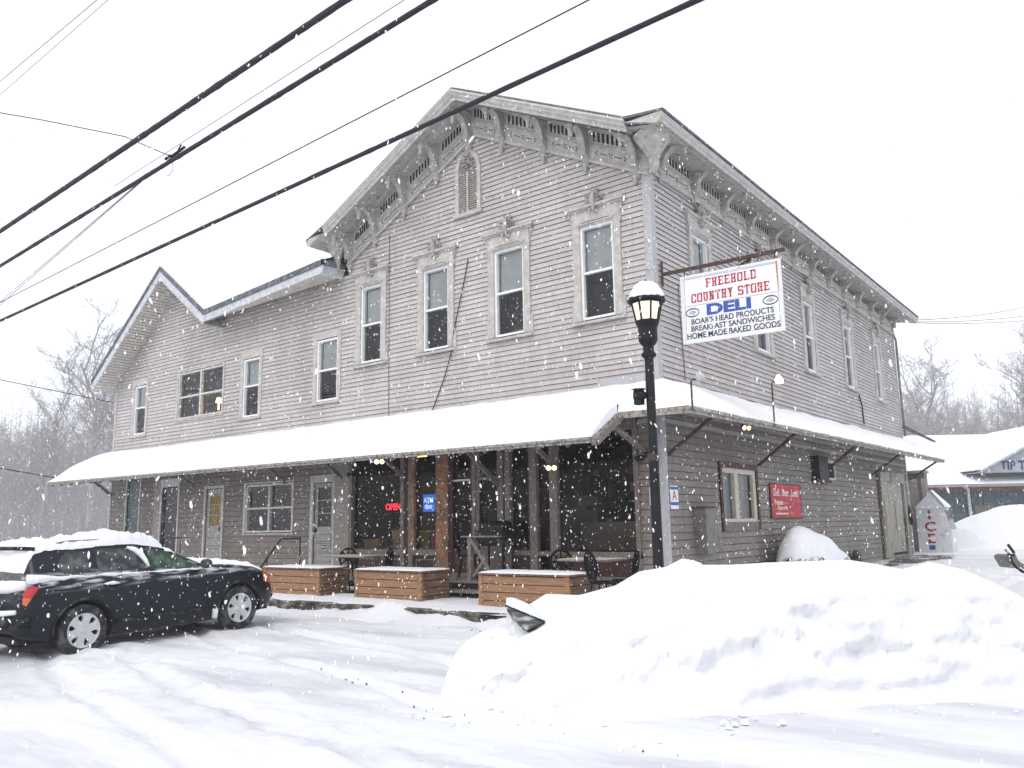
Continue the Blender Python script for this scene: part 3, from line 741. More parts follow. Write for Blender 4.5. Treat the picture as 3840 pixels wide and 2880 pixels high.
def sns(u, v):
    yy = YE*u; y = -(DS+.02)*(1-v)*(1-min(1, u*30)) if u < 1/30 else yy*(1)
    if u < 1/30: y = (-(DS+.02)*(1-v))*(1-u*30)+yy*u*30
    x = (XE+.03+.022*fbm(yy*1.7, 5, 2, 4))*(1-v); e = min(1, (YE-y+.02)/.8)**.5
    base = croof(max(0, min(x, XE)), y) if y >= 0 else 3.92-(3.92-3.27)/XE*min(x, XE)
    if v == 0: return (x, y, base-.015)
    return (x, y, base+sthick(v, x, y)*(.3+.7*e))
g.grid(sns, 240, 18)
# closed lip over the rake step
g.grid(lambda u, v: (XA+.0, -DF+(DF-DS)*u-.02, croof(XA, -DF+(DF-DS)*u)-.01+v*(sthick((DF-DS)*u/DF+.02, XA, -DF)+.01)), 12, 2)
g.build('canopy_snow', 'snow_s', canopy, smooth=True, recalc=False)
# timber braces of the front canopy
for (x, zb, yo, m) in ((-.30, 2.68, 1.25, 'wood_g'), (-2.30, 2.50, 1.15, 'wood_g'), (-3.76, 2.25, 1.3, 'wood_g'), (-6.50, 2.55, 1.1, 'wood_g'), (-8.6, 2.6, 1.0, 'wood_g'), (-10.8, 2.6, 1.0, 'wood_g'), (-14.9, 2.6, 1.0, 'wood_g'), (-19.9, 2.6, 1.0, 'wood_g')):
    g = MB(); g.beam((x, -.03, zb), (x, -yo, croof(x, -yo)-.10), .06, .085); g.build('brace', m, store)
for (y, zb, xo) in ((.22, 2.64, .98), (4.47, 2.62, .98), (9.2, 2.7, .95), (13.7, 2.75, .98), (18.55, 2.76, 1.05)):
    g = MB(); g.beam((.03, y, zb), (xo, y, croof(xo, y)-.09), .05, .06); g.build('brace', 'brown_m', store)

# ---- ground floor front: doors, pilaster, storefront
def door(name, mp, a0, a1, z0, z1, m, panes=None, pane_m='pane', panels=(), handle=None, trimw=.1, trimm='trim', toptrim=.12):
    g = MB(mp); g.box(a0-trimw, a0, 0, .04, z0-.1, z1+.02); g.box(a1, a1+trimw, 0, .04, z0-.1, z1+.02); g.box(a0-trimw, a1+trimw, 0, .042, z1+.02, z1+toptrim)
    g.box(a0-trimw, a1+trimw, -.1, .12, z0-.12, z0-.02)
    d = g.build(name, trimm, store)
    g = MB(mp)
    if panes:
        pa0, pa1, pz0, pz1, n = panes; g.box(a0, pa0, -.06, -.02, z0, z1); g.box(pa1, a1, -.06, -.02, z0, z1); g.box(pa0, pa1, -.06, -.02, z0, pz0); g.box(pa0, pa1, -.06, -.02, pz1, z1)
        for k in range(1, n): zz = pz0+(pz1-pz0)*k/n; g.box(pa0, pa1, -.055, -.018, zz-.012, zz+.012)
    else: g.box(a0, a1, -.06, -.02, z0, z1)
    for (u, v) in panels:
        g.box(a0+.1, a1-.1, -.02, -.008, u, v)
    g.build('leaf', m, d)
    if panels:
        g = MB(mp)
        for (u, v) in panels: g.box(a0+.085, a1-.085, -.0199, -.0165, u-.016, v+.016)
        g.build('groove', 'wood_g', d)
    if panes:
        sheet(mp, pa0, pa1, -.042, pz0, pz1).build('pane', pane_m, d, recalc=False)
        if pane_m != 'dooryellow': MB(mp).box(pa0-.02, pa1+.02, -.30, -.28, pz0-.02, pz1+.02).build('interior', 'dark', d)
    if handle:
        g = MB(mp); g.lathe((handle[0], -.02, handle[1]), [(.0, .0), (.028, .02), (.03, .05), (.0, .06)], 8, 'y') if False else g.box(handle[0]-.025, handle[0]+.025, -.02, .03, handle[1]-.05, handle[1]+.05)
        g.build('handle', 'black', d)
    return d
door('door', FR, -9.66, -8.92, .48, 2.52, 'doorgrey', (-9.54, -9.04, 1.46, 2.42, 3), 'pane', ((.62, .82), (.88, 1.05), (1.11, 1.26)), (-9.6, 1.38), .12, 'trim', .2)
door('door', FR, -14.42, -13.62, .5, 2.56, 'doorgrey', (-14.28, -13.76, 1.55, 2.42, 3), 'dooryellow', ((.65, .9), (1.0, 1.2)), (-13.7, 1.45), .09, 'trim', .1)
door('door', FR, -16.80, -15.88, .5, 2.70, 'greend', (-16.74, -15.94, .6, 2.64, 1), 'pane', (), None, .06, 'whited', .26)
MB(FR).box(-17.2, -16.86, .0, .045, .3, 2.94).build('trim_board', 'pil', store)
door('door', FR, -18.90, -18.10, .4, 3.02, 'greend', None, 'pane', (), None, .045, 'whited', .06)
# mail slot marks and frame trims on the right-hand door
g = MB(FR); g.box(-9.40, -9.16, -.007, -.003, 1.0, 1.015); g.box(-9.38, -9.18, -.007, -.003, .93, .945); g.build('mail_slot', 'black', store)
g = MB(FR); g.box(-8.80, -8.30, 0, .06, 0, 3.3); g.box(-8.86, -8.80, 0, .045, 0, 3.3); g.build('pilaster', 'pil', store)
g = MB(FR); g.lathe((-8.36, .0, 0), [(.035, 0), (.035, 3)], 8); g.build('downpipe', 'wood_g', store)
# storefront frame
g = MB(FR)
for (a, b) in ((-8.30, -8.20), (-6.56, -6.45), (-6.31, -6.18), (-3.70, -3.60), (-3.55, -3.42), (-2.93, -2.76), (-2.44, -2.26), (-.55, -.46)):
    g.box(a, b, -.06, .07, .42, 3.5)
g.box(-8.3, -6.45, -.05, .06, .80, .93); g.box(-6.31, -5.4, -.05, .06, .80, .93); g.box(-3.6, -2.93, -.05, .05, .82, .92); g.box(-2.26, -.46, -.05, .10, .78, .90); g.box(-2.9, -2.44, -.05, .06, .82, .9)
g.box(-8.3, -.46, -.06, .05, 3.12, 3.5); g.box(-8.3, -.46, -.06, .03, .2, .45)
g.box(-4.45, -4.37, -.04, .05, .5, 3.1)
g.build('storefront_frame', 'wood_g', store)
g = MB(FR); g.box(-5.45, -5.10, -.04, .09, .30, 3.4); g.box(-6.22, -6.12, .0, .075, .93, 3.2); g.build('post', 'wood_b', store)
g = MB(FR); g.box(-6.45, -6.31, -.05, .05, .45, 3.3); g.box(-5.10, -5.0, -.05, .05, .45, 3.3); g.box(-2.98, -2.93, -.04, .045, .5, 3.2); g.box(-4.50, -4.45, -.05, .04, .5, 3.1)
g.box(-8.2, -6.56, -.04, .02, .45, .80); g.box(-6.18, -5.45, -.04, .02, .45, .80); g.box(-2.26, -.55, -.05, .03, .45, .78); g.box(-3.42, -2.93, -.05, .03, .45, .82); g.box(-5.0, -4.5, -.05, .03, .45, .95)
g.build('red_panel', 'red', store)
g = MB(FR)
for (a, b) in ((-7.2, -6.65), (-6.1, -5.55), (-8.1, -7.4)):
    g.box(a, b, .02, .035, .52, .54); g.box(a, b, .02, .035, .70, .72); g.box(a, a+.02, .02, .035, .54, .70); g.box(b-.02, b, .02, .035, .54, .70)
g.build('panel_moulding', 'wood_g', store)
for (a, b, z0_) in ((-8.20, -6.56, .93), (-6.18, -5.45, .93), (-5.0, -4.5, .95), (-3.42, -2.98, .92), (-2.76, -2.44, .92), (-2.26, -.55, .90), (-4.37, -3.7, .55)):
    sheet(FR, a, b, -.028, z0_, 3.12).build('shop_window', 'store_glass', store, recalc=False)
# door in the porch bay: glazed pair with rails
g = MB(FR); g.box(-4.37, -4.28, -.02, .02, .5, 3.1); g.box(-3.79, -3.70, -.02, .02, .5, 3.1); g.box(-4.28, -3.79, -.02, .02, .5, 1.0); g.box(-4.28, -3.79, -.02, .02, 2.35, 2.42); g.build('shop_door', 'wood_g', store)
MB(FR).box(-5.0, -4.5, .0, .02, 2.36, 2.40).build('door_rail', 'whited', store)
# porch interior of the shop: floor, back wall, shelves and counter
MT['int_wall'] = mat('shop_interior_wall', (.11, .075, .05), .8, var=.3, vs=1.3, stain=((.035, .03, .03), 1.2, .45, .6))
MT['int_brown'] = mat('shop_wood_panel', (.16, .085, .045), .7, var=.3, vs=2)
MT['int_grey'] = mat('shop_grey_counter', (.20, .185, .17), .6, var=.2, vs=2)
g = MB(); g.box(-8.4, -.3, 5.6, 5.7, .4, 3.6); g.box(-8.45, -8.4, .1, 5.6, .4, 3.6); g.box(-.35, -.3, .1, 5.6, .4, 3.6); g.build('interior_wall', 'int_wall', store)
g = MB(); g.box(-8.4, -.3, .1, 5.6, .38, .42); g.box(-8.4, -.3, .1, 5.6, 3.42, 3.46); g.build('interior_floor', 'int_wall', store)
g = MB()
for (x0, x1, y, z1_) in ((-8.2, -7.0, 1.6, 2.5), (-6.2, -5.2, 2.6, 2.7), (-4.9, -3.9, 3.4, 2.6)):
    g.box(x0, x1, y, y+.3, .42, z1_)
g.build('shelf_unit', 'int_brown', store)
g = MB(); g.box(-2.2, -.6, .7, .75, .9, 1.45); g.box(-2.2, -.6, .75, 1.3, .9, .95); g.box(-3.3, -2.4, 1.6, 1.9, .5, 2.0); g.box(-2.70, -2.45, .5, .52, .95, 1.35)
g.box(-3.15, -2.95, .25, .27, 1.85, 2.2); g.build('counter', 'int_grey', store)
g = MB(); ri = random.Random(9)
for k in range(110):
    x = ri.uniform(-8, -.6); y = ri.choice((1.45, 2.4, 3.2, 4.6)); z = ri.choice((1.0, 1.35, 1.7, 2.05, 2.4)); s = ri.uniform(.06, .16); g.m = ri.randrange(4)
    g.box(x, x+s, y, y+.1, z, z+s*1.3)
MT['g1'] = mat('goods_red', (.25, .04, .03), .6); MT['g2'] = mat('goods_tan', (.3, .22, .12), .6); MT['g3'] = mat('goods_dark', (.05, .05, .07), .6); MT['g4'] = mat('goods_green', (.07, .12, .06), .6)
g.build('shelf_goods', ['g1', 'g2', 'g3', 'g4'], store)
# fluorescent tubes glowing inside, seen through the glass
for (x, y, z, l) in ((-7.55, 1.5, 3.14, .5), (-1.30, .55, 3.30, .5)):
    g = MB(); g.box(x-l/2, x+l/2, y, y+.08, z, z+.035); g.build('ceiling_lamp', 'warm2', store)

# patched board and cables on the upper wall
g = MB(FR); g.box(-1.28, -.2, .028, .034, 3.95, 4.13); g.build('patch_board', 'corner', store)
g = MB(FR); g.prism([(-13.9, .0, 7.52), (-8.66, .0, 7.56), (-8.66, .0, 7.72), (-13.9, .0, 7.70)], (0, .045, 0)); g.build('soffit_stain', 'canopyw', store)  # thin strip added to show the brown stain below the wing soffit
def cableobj(pts, r, m='black', nm='cable', parent=store): return MB().tube(pts, r, 6).build(nm, m, parent)
cableobj([(-4.5, -.05, 7.24), (-4.62, -.05, 6.75), (-4.8, -.05, 6.15), (-4.95, -.05, 5.6), (-5.04, -.05, 5.1), (-5.25, -.05, 4.6), (-5.59, -.05, 3.95)], .011)
cableobj([(-7.02, -.035, 8.4), (-7.01, -.035, 6), (-7.0, -.035, 3.95)], .008, 'wood_g')
cableobj([(.035, 1.05, 4.1), (.035, 1.0, 5.0), (.035, .95, 6)], .01, 'wood_g')
cableobj([(.04, 18.3, 8.0), (.09, 18.36, 7.8), (.08, 18.36, 6), (.09, 18.36, 4.3)], .04, 'grey_m', 'downpipe')
cableobj([(.05, 13.3, 4.3), (.05, 13.25, 4.9), (.05, 13.0, 5.2)], .02, 'black')
g = MB(); g.prism([(0, 18.32, 4.75), (.95, 18.32, 4.12), (.95, 18.32, 4.04), (0, 18.32, 4.6)], (0, .6, 0)); g.build('lean_to_roof', 'roofd', store)

# ---- side wall, ground floor
g = MB(SD)
g.box(2.35, 2.45, 0, .06, 1.22, 2.62); g.box(4.25, 4.35, 0, .06, 1.22, 2.62); g.box(2.45, 4.25, 0, .062, 2.50, 2.62); 
sw = g.build('side_window', 'red', store)
MB(SD).box(2.45, 4.25, 0, .05, 1.22, 1.40).build('sill', 'wood_g', sw)
MT['cream'] = mat('cream_sash', (.50, .46, .38), .6, var=.06)
g = MB(SD)
g.box(2.45, 4.25, -.05, .03, 2.40, 2.50); g.box(2.45, 4.25, -.05, .03, 1.40, 1.47); g.box(2.45, 2.53, -.05, .029, 1.47, 2.40); g.box(3.10, 3.28, -.05, .031, 1.47, 2.40); g.box(4.10, 4.25, -.05, .029, 1.47, 2.40)
g.build('frame', 'cream', sw)
sheet(SD, 2.53, 3.05, -.032, 1.47, 2.40).build('pane', 'pane', sw, recalc=False); sheet(SD, 3.30, 4.10, -.032, 1.47, 2.40).build('pane', 'pane', sw, recalc=False)
MT['curt'] = mat('faded_curtain', (.20, .22, .235), .8, var=.25, vs=3, stretch=(3, 3, .4)); MB(SD).box(2.45, 4.25, -.16, -.15, 1.40, 2.5).build('curtain', 'curt', sw)
# vents
g = MB(SD); g.box(8.10, 8.85, 0, .22, 2.42, 3.04); vt = g.build('vent_hood', 'black', store)
MB(SD).box(8.0, 8.95, .02, .26, 2.36, 2.42).build('drip_tray', 'brown_m', vt)
g = MB(SD); g.box(9.28, 10.02, .0, .04, 2.93, 3.0); g.box(9.28, 10.02, 0, .04, 2.48, 2.53); g.box(9.28, 9.34, 0, .039, 2.53, 2.93); g.box(9.96, 10.02, 0, .039, 2.53, 2.93)
vt = g.build('vent_frame', 'whited', store)
g = MB(SD)
for k in range(9): z = 2.55+k*.042; g.prism([(9.34, -.02, z+.03), (9.34, .025, z), (9.34, .03, z+.008), (9.34, -.015, z+.038)], (.62, 0, 0))
g.build('louvre', 'brown_m', vt)
MB(SD).box(9.3, 10.0, -.06, -.05, 2.5, 3).build('backing', 'dark', vt)
# meter cabinet
g = MB(); g.box(.0, .27, 1.12, 1.47, .83, 1.67); g.box(.0, .2, 1.47, 1.95, .85, 1.67)
mc = g.build('meter_cabinet', 'grey_m', store)
g = MB(); g.box(-.0, .31, 1.08, 1.52, 1.67, 1.70); g.build('lid', 'brown_m', mc)
# side door with wide stained surround
g = MB(SD); g.box(14.4, 15.15, .0, .10, .15, 2.9); g.box(17.45, 17.62, .0, .08, .15, 2.95); g.box(15.15, 17.45, .0, .09, 2.62, 2.93); g.box(14.4, 17.62, 0, .16, .1, .22)
sd = g.build('side_door', 'frpdoor', store)
g = MB(SD); g.box(15.18, 17.42, -.04, .0, .22, 2.62); g.build('leaf', 'frpdoor', sd)
g = MB(SD); g.box(15.15, 15.18, -.03, .02, .3, 2.5); g.box(15.5, 15.56, .0, .004, .9, 2.1); g.box(16.3, 16.36, .0, .004, 1.35, 2.0); g.box(17.42, 17.45, -.02, .01, .3, 2.5); g.box(15.2, 17.4, .0, .004, .25, .33); g.build('gap', 'dark', sd)
MB(SD).box(14.25, 14.4, 0, .05, .1, 2.95).build('jamb', 'brown_m', sd)
# dark hanging thing right of door
cableobj([(.08, 17.9, 1.9), (.09, 17.92, 1.6), (.12, 17.95, 1.35), (.09, 18.0, 1.2)], [.02, .05, .08, .03], 'black', 'hose')

# ---- lamps under and on the canopy: things of their own
def floodlight(loc, aim, label, m):
    t = thing('flood_lamp', label, 'lamp', loc, 'small flood lamps around the canopy')
    g = MB(); x, y, z = loc; g.lathe((x, y, z), [(.05, -.01), (.05, .01), (.0, .02)], 10)
    g.tube([(x, y, z), (x, y-.02, z-.05), (x+aim[0]*.5, y+aim[1]*.5, z-.08)], .012, 6); g.build('mount', 'black', t)
    for s in (-1, 1):
        c = Vector(loc)+Vector((aim[0]+s*.09*aim[1]*6, aim[1]-s*.09*aim[0]*6, -.09)); d = Vector((aim[0], aim[1], -.04)).normalized()
        pts = [c-d*.09, c-d*.04, c+d*.02, c+d*.05]
        MB().tube([tuple(q) for q in pts], [.018, .03, .055, .058], 12).build('bulb_shade', 'cream' if m != 'off' else 'black', t)
        MB().tube([tuple(c+d*.045), tuple(c+d*.062)], [.052, .03], 12).build('bulb', m if m != 'off' else 'black', t)
    return t
floodlight((-5.74, -1.45, 2.86), (.06, -.08), 'lit twin flood lamp under the front canopy before the left shop window', 'warm')
floodlight((-2.32, -.12, 2.60), (.05, -.09), 'small lit flood lamp on the post left of the wide shop window', 'warm')
floodlight((-8.07, -.12, 2.76), (.05, -.1), 'unlit black flood lamp high on the pale pilaster', 'off')
floodlight((-.26, -.1, 2.66), (-.05, -.1), 'unlit black flood lamp beside the corner brace', 'off')
floodlight((.12, 3.45, 3.46), (.10, -.05), 'lit twin flood lamp under the side canopy above the red-framed window', 'warm')
def poleamp(x, y, z0, z1, label, m):
    t = thing('pole_lamp', label, 'lamp', (x, y, z0), 'lamps on thin poles along the side canopy')
    MB().tube([(x, y, z0), (x, y, z1)], .016, 8).build('pole', 'brown_m', t)
    g = MB(); g.tube([(x, y, z1), (x+.03, y+.02, z1+.03), (x+.09, y+.06, z1+.03)], .012, 6); g.build('arm', 'black', t)
    g = MB(); g.tube([(x+.06, y+.05, z1+.03), (x+.10, y+.07, z1+.05), (x+.14, y+.09, z1+.08), (x+.155, y+.10, z1+.09)], [.03, .07, .10, .09], 12); g.build('bulb', m, t)
poleamp(1.2, -1.17, 3.18, 3.66, 'unlit white lamp on a thin pole at the canopy corner', 'whited')
poleamp(1.2, 2.45, 3.22, 4.08, 'glowing orange lamp on a tall thin pole above the side canopy', 'hot')

# ---- text helpers
def text_mesh(s, size, mp, m, name, parent, bold=0, sx=1.0, thick=.004):
    cu = bpy.data.curves.new(name, 'FONT'); cu.body = s; cu.size = size; cu.align_x = 'CENTER'; cu.align_y = 'CENTER'; cu.extrude = thick; cu.offset = bold
    tmp = bpy.data.objects.new(name, cu); link(tmp)
    me = bpy.data.meshes.new_from_object(tmp.evaluated_get(bpy.context.evaluated_depsgraph_get()))
    bpy.data.objects.remove(tmp)
    for v in me.vertices:
        v.co = Vector(mp(v.co.x*sx, v.co.y, v.co.z))
    me.materials.clear(); me.materials.append(MT[m])
    o = link(bpy.data.objects.new(name, me)); o.parent = parent
    pl = Vector((0, 0, 0)); q = parent
    while q is not None: pl += q.location; q = q.parent
    o.location = -pl
    return o
SLAB = {   # western slab letters as bars in a 4 x 6 cell
 'F': ['v0', 't', 'm', 'fb0', 'tick_t'], 'R': ['v0', 't', 'm', 'vr_top', 'leg', 'fb0', 'fb3'], 'E': ['v0', 't', 'm', 'b', 'tick_t', 'tick_b'],
 'H': ['v0', 'v3', 'm', 'fb0', 'fb3', 'ft0', 'ft3'], 'O': ['o'], 'L': ['v0', 'b', 'ft0', 'tick_b'], 'D': ['v0', 'd'], 'C': ['c'], 'U': ['u', 'ft0', 'ft3'],
 'N': ['v0', 'v3', 'diag', 'ft0', 'fb0', 'ft3'], 'T': ['vc', 't', 'tick_tl', 'tick_t', 'fbc'], 'Y': ['y', 'ft0', 'ft3', 'fbc'], 'S': ['s']}
def slab_letter(g, ch, x, z, w, h):
    T = w*.27; S = w*.10; H = h*.14
    def b(x0, x1, z0, z1): g.box(x+x0, x+x1, .0, .004, z+z0, z+z1)
    def quad(pts): g.prism([(x+a, 0, z+b_) for a, b_ in pts], (0, .004, 0))
    for k in SLAB[ch]:
        if k == 'v0': b(S, S+T, 0, h)
        elif k == 'v3': b(w-S-T, w-S, 0, h)
        elif k == 'vc': b(w/2-T/2, w/2+T/2, 0, h)
        elif k == 't': b(0, w, h-H, h)
        elif k == 'm': b(S+T, w-S-T*.4, h*.45, h*.45+H*.9)
        elif k == 'b': b(0, w, 0, H)
        elif k == 'tick_t': b(w-.12*w, w, h*.72, h-H)
        elif k == 'tick_tl': b(0, .12*w, h*.72, h-H)
        elif k == 'tick_b': b(w-.12*w, w, H, h*.28)
        elif k == 'fb0': b(0, 2*S+T, 0, H*.7)
        elif k == 'fb3': b(w-2*S-T, w, 0, H*.7)
        elif k == 'ft0': b(0, 2*S+T, h-H*.7, h)
        elif k == 'ft3': b(w-2*S-T, w, h-H*.7, h)
        elif k == 'fbc': b(w/2-T/2-S, w/2+T/2+S, 0, H*.7)
        elif k == 'vr_top': b(w-S-T, w-S, h*.5, h-H)
        elif k == 'leg': quad([(w-S-T, 0), (w-S, 0), (w-S-.1*w, h*.48), (w-S-T-.1*w, h*.48)])
        elif k == 'diag': quad([(S+T*.3, h), (S+T*1.1, h), (w-S-T*.3, 0), (w-S-T*1.1, 0)])
        elif k == 'y': b(w/2-T/2, w/2+T/2, 0, h*.45); quad([(S, h), (S+T, h), (w/2+T/2, h*.42), (w/2-T/2, h*.42)]); quad([(w-S, h), (w-S-T, h), (w/2-T/2, h*.42), (w/2+T/2, h*.42)])
        elif k == 'u': b(S, S+T, H, h); b(w-S-T, w-S, H, h); b(S+T*.5, w-S-T*.5, 0, H)
        else:
            c_ = .14*w
            if k in 'ocd':
                if k != 'd': b(0, T, c_, h-c_)
                if k == 'c': b(w-T, w, h*.66, h-c_); b(w-T, w, c_, h*.34)
                else: b(w-T, w, c_, h-c_)
                x0 = 0 if k == 'd' else c_
                b(x0, w-c_, h-H, h); b(x0, w-c_, 0, H)
                for (qx, qz) in ((w-c_, 0), (w-c_, h))+(() if k == 'd' else ((c_, 0), (c_, h))):
                    s = 1 if qx > w/2 else -1; tz = 1 if qz == 0 else -1
                    quad([(qx, qz), (qx+s*c_, qz+tz*c_), (qx+s*(c_-T), qz+tz*(c_+.02)), (qx, qz+tz*H)])
            elif k == 's':
                b(c_*.5, w-c_*.5, h-H, h); b(c_*.5, w-c_*.5, 0, H); b(c_*.5, w-c_*.5, h*.43, h*.43+H); b(0, T, h*.5, h-c_); b(w-T, w, c_, h*.5); b(w-T*.6, w, h*.68, h-c_*.5); b(0, T*.6, c_*.5, h*.3)
def slab_text(g, s, cx, zb, w, h, gap):
    n = len(s); W = sum((w if ch != ' ' else w*.6) for ch in s)+gap*(n-1); x = cx-W/2
    for ch in s:
        if ch == ' ': x += w*.6+gap; continue
        slab_letter(g, ch, x, zb, w, h); x += w+gap

# ---- hanging sign on its bracket
hs = thing('hanging_sign', 'white hanging store sign with red and blue lettering on a dark metal arm', 'sign', (0.05, .3, 6.04))
g = MB(); g.beam((.05, .26, 6.02), (2.36, .34, 6.02), .05, .06); g.beam((.06, .25, 5.78), (.06, .25, 6.26), .045, .03); g.build('arm', 'brown_m', hs)
g = MB()
bz = [(1.15-.5*0, 5.70), (1.30, 5.84), (1.50, 5.93), (1.75, 5.98)]
g.tube([(.95, .55, 5.55), (1.2, .5, 5.74), (1.45, .42, 5.88), (1.75, .34, 5.98)], [.03, .03, .035, .03], 8); g.build('strut', 'brown_m', hs)
g = MB()
for k in range(3):
    c = 1.62+.14*k; g.tube([(c-.05+.05*math.cos(a), .33, 5.95+.035*math.sin(a)) for a in [j*.6 for j in range(11)]], .005, 5)
g.build('scroll', 'black', hs)
SX0, SX1, SZ0, SZ1 = .41, 2.29, 4.62, 5.90
sg = lambda x, z: ((SX0+SX1)/2+x, z)
mps = lambda a, o, z: (a, .285-o, z)         # face towards -y
# the board hangs very slightly lower at its outer end
tilt = lambda f: (lambda a, o, z: (f(a, o, z)[0], f(a, o, z)[1], f(a, o, z)[2]-.018*(a-SX0)))
mps = tilt(mps)
g = MB(mps); g.box(SX0+.045, SX1-.045, -.02, 0, SZ0+.045, SZ1-.045); g.build('board', 'signw', hs)
g = MB(mps); g.box(SX0, SX0+.045, -.03, .015, SZ0, SZ1); g.box(SX1-.045, SX1, -.03, .015, SZ0, SZ1); g.box(SX0+.045, SX1-.045, -.03, .014, SZ0, SZ0+.045); g.box(SX0+.045, SX1-.045, -.03, .014, SZ1-.045, SZ1); g.build('frame', 'signf', hs)
g = MB(mps)
for (a, b, c, d) in ((SX0+.06, SX1-.06, SZ0+.08, SZ0+.084), (SX0+.06, SX1-.06, SZ1-.074, SZ1-.07), (SX0+.07, SX0+.074, SZ0+.08, SZ1-.07), (SX1-.074, SX1-.07, SZ0+.08, SZ1-.07), (SX0+.08, SX1-.08, 5.315, 5.319)): g.box(a, b, 0, .003, c, d)
g.build('border_line', 's_black', hs)
g = MB(mps); slab_text(g, 'FREEHOLD', 1.375, 5.62, .098, .165, .022); g.build('lettering', 's_red', hs)
g = MB(mps); slab_text(g, 'COUNTRY STORE', 1.34, 5.37, .098, .165, .019); g.build('lettering', 's_red', hs)
text_mesh('DELI', .265, lambda a, b, c: mps(1.31+a, .001+c, 5.19+b), 's_blue', 'lettering', hs, bold=.012, sx=1.62)
for s, z in (('BOAR\'S HEAD PRODUCTS', 5.01), ('BREAKFAST SANDWICHES', 4.88), ('HOME MADE BAKED GOODS', 4.75)):
    text_mesh(s, .142, lambda a, b, c, z=z: mps(1.35+a, .001+c, z+b), 's_black', 'lettering', hs, bold=.0022, sx=.93)
for cx in (.62, 2.07):
    g = MB(mps); N = 28
    for k in range(N):
        a0, a1 = 2*math.pi*k/N, 2*math.pi*(k+1)/N; t0 = .012+.010*abs(math.sin(a0)); t1 = .012+.010*abs(math.sin(a1))
        q = [(cx+.135*math.cos(a0), 0, 5.19+.085*math.sin(a0)), (cx+.135*math.cos(a1), 0, 5.19+.085*math.sin(a1)), (cx+(.135-t1)*math.cos(a1), 0, 5.19+(.085-t1)*math.sin(a1)), (cx+(.135-t0)*math.cos(a0), 0, 5.19+(.085-t0)*math.sin(a0))]
        g.prism(q, (0, .004, 0))
    g.build('oval_mark', 's_black', hs)
    g = MB(mps); g.poly([(cx+x*.8, .003, 5.19+z*.8) for x, z in ((-.1, -.02), (-.06, .03), (-.02, .05), (.03, .045), (.08, .02), (.1, -.01), (.05, -.03), (.02, -.055), (-.03, -.03))]); g.build('inner_mark', 's_grey', hs)
MT['rust'] = mat('rust_streak', (.42, .22, .05), .8, var=.3, vs=14)
g = MB(mps); g.prism([(2.205, .001, 5.86), (2.235, .001, 5.86), (2.228, .001, 5.35), (2.214, .001, 5.42)], (0, .0035, 0)); g.build('rust_streak', 'rust', hs)
g = MB(); 
for x in (.50, 2.20): g.tube([(x, .275, 5.88), (x, .28, 6.0)], .009, 6)
g.build('hanger', 'black', hs)

# ---- red banner, inspection card
rb = thing('wall_sign', 'red rectangular sign with white lettering on the side wall', 'sign', (.05, 6.04, 1.86))
MBs = SD
g = MB(SD); g.box(5.06, 7.02, .03, .05, 1.48, 2.24); g.build('board', 'b_red', rb)
g = MB(SD); g.box(5.03, 5.06, .03, .055, 1.46, 2.26); g.box(7.02, 7.05, .03, .055, 1.46, 2.26); g.box(5.06, 7.02, .03, .054, 2.24, 2.26); g.box(5.06, 7.02, .03, .054, 1.46, 1.48); g.build('frame', 'brown_m', rb)
mpr = lambda a, b, c: (.051+c, a, b)
for s, size, cy, cz, sx in (('Deli . Beer . Lotto', .24, 6.04, 2.05, .93), ('Propane', .17, 5.52, 1.83, .95), ('Groceries', .13, 5.75, 1.70, 1.15)):
    text_mesh(s, size, lambda a, b, c, cy=cy, cz=cz: mpr(cy+a, cz+b, c), 'b_white', 'lettering', rb, bold=.004, sx=sx)
g = MB(SD); g.box(5.3, 6.1, .05, .052, 1.555, 1.59); g.build('underline', 'b_white', rb)
ic = thing('notice_card', 'white and blue notice card with large letter A by the corner board', 'notice', (.05, .34, 1.86))
g = MB(SD); g.box(.19, .50, .03, .038, 1.65, 2.07); g.build('card', 'signw', ic)
g = MB(SD); g.box(.19, .50, .038, .040, 2.00, 2.05); g.box(.19, .50, .038, .040, 1.72, 1.775); g.build('blue_band', 's_blue', ic)
text_mesh('A', .24, lambda a, b, c: (.0385+c*.5, .345+a, 1.89+b), 's_red', 'lettering', ic, bold=.002)
ic2 = thing('notice_card', 'narrow white notice card between the shop window and the lamp post', 'notice', (-.2, -.04, 1.9))
g = MB(FR); g.box(-.26, -.16, .03, .036, 1.72, 2.05); g.build('card', 'signw', ic2)

# ---- neon and lit signs in the window
ns = thing('open_sign', 'glowing red neon open sign hanging in the left shop window', 'neon sign', (-6.95, .1, 1.87))
MT['neon'] = mat('neon_red', (1, .05, .08), .4, emit=(1, .02, .05), es=2.6); MT['atmblue'] = mat('lit_blue_sign', (.05, .2, .8), .4, emit=(.02, .16, .8), es=.9); MT['atmw'] = mat('lit_white_letter', (.8, .9, 1), .4, emit=(.55, .75, 1), es=1.0)
text_mesh('OPEN', .20, lambda a, b, c: (-6.94+a, .08-c, 1.87+b), 'neon', 'lettering', ns, bold=.004, sx=.95)
g = MB(FR); g.box(-7.26, -6.62, -.115, -.10, 1.77, 1.98); g.build('backing', 'black', ns)
at = thing('lit_sign', 'small glowing blue cash machine sign in the second shop window', 'lit sign', (-5.83, .1, 1.92))
MB(FR).box(-6.0, -5.66, -.12, -.09, 1.74, 2.12).build('panel', 'atmblue', at)
text_mesh('ATM', .155, lambda a, b, c: (-5.83+a, .085-c, 1.99+b), 'atmw', 'lettering', at, bold=.003, sx=.9)
text_mesh('HERE', .11, lambda a, b, c: (-5.83+a, .085-c, 1.84+b), 'atmw', 'lettering', at, bold=.003, sx=.9)
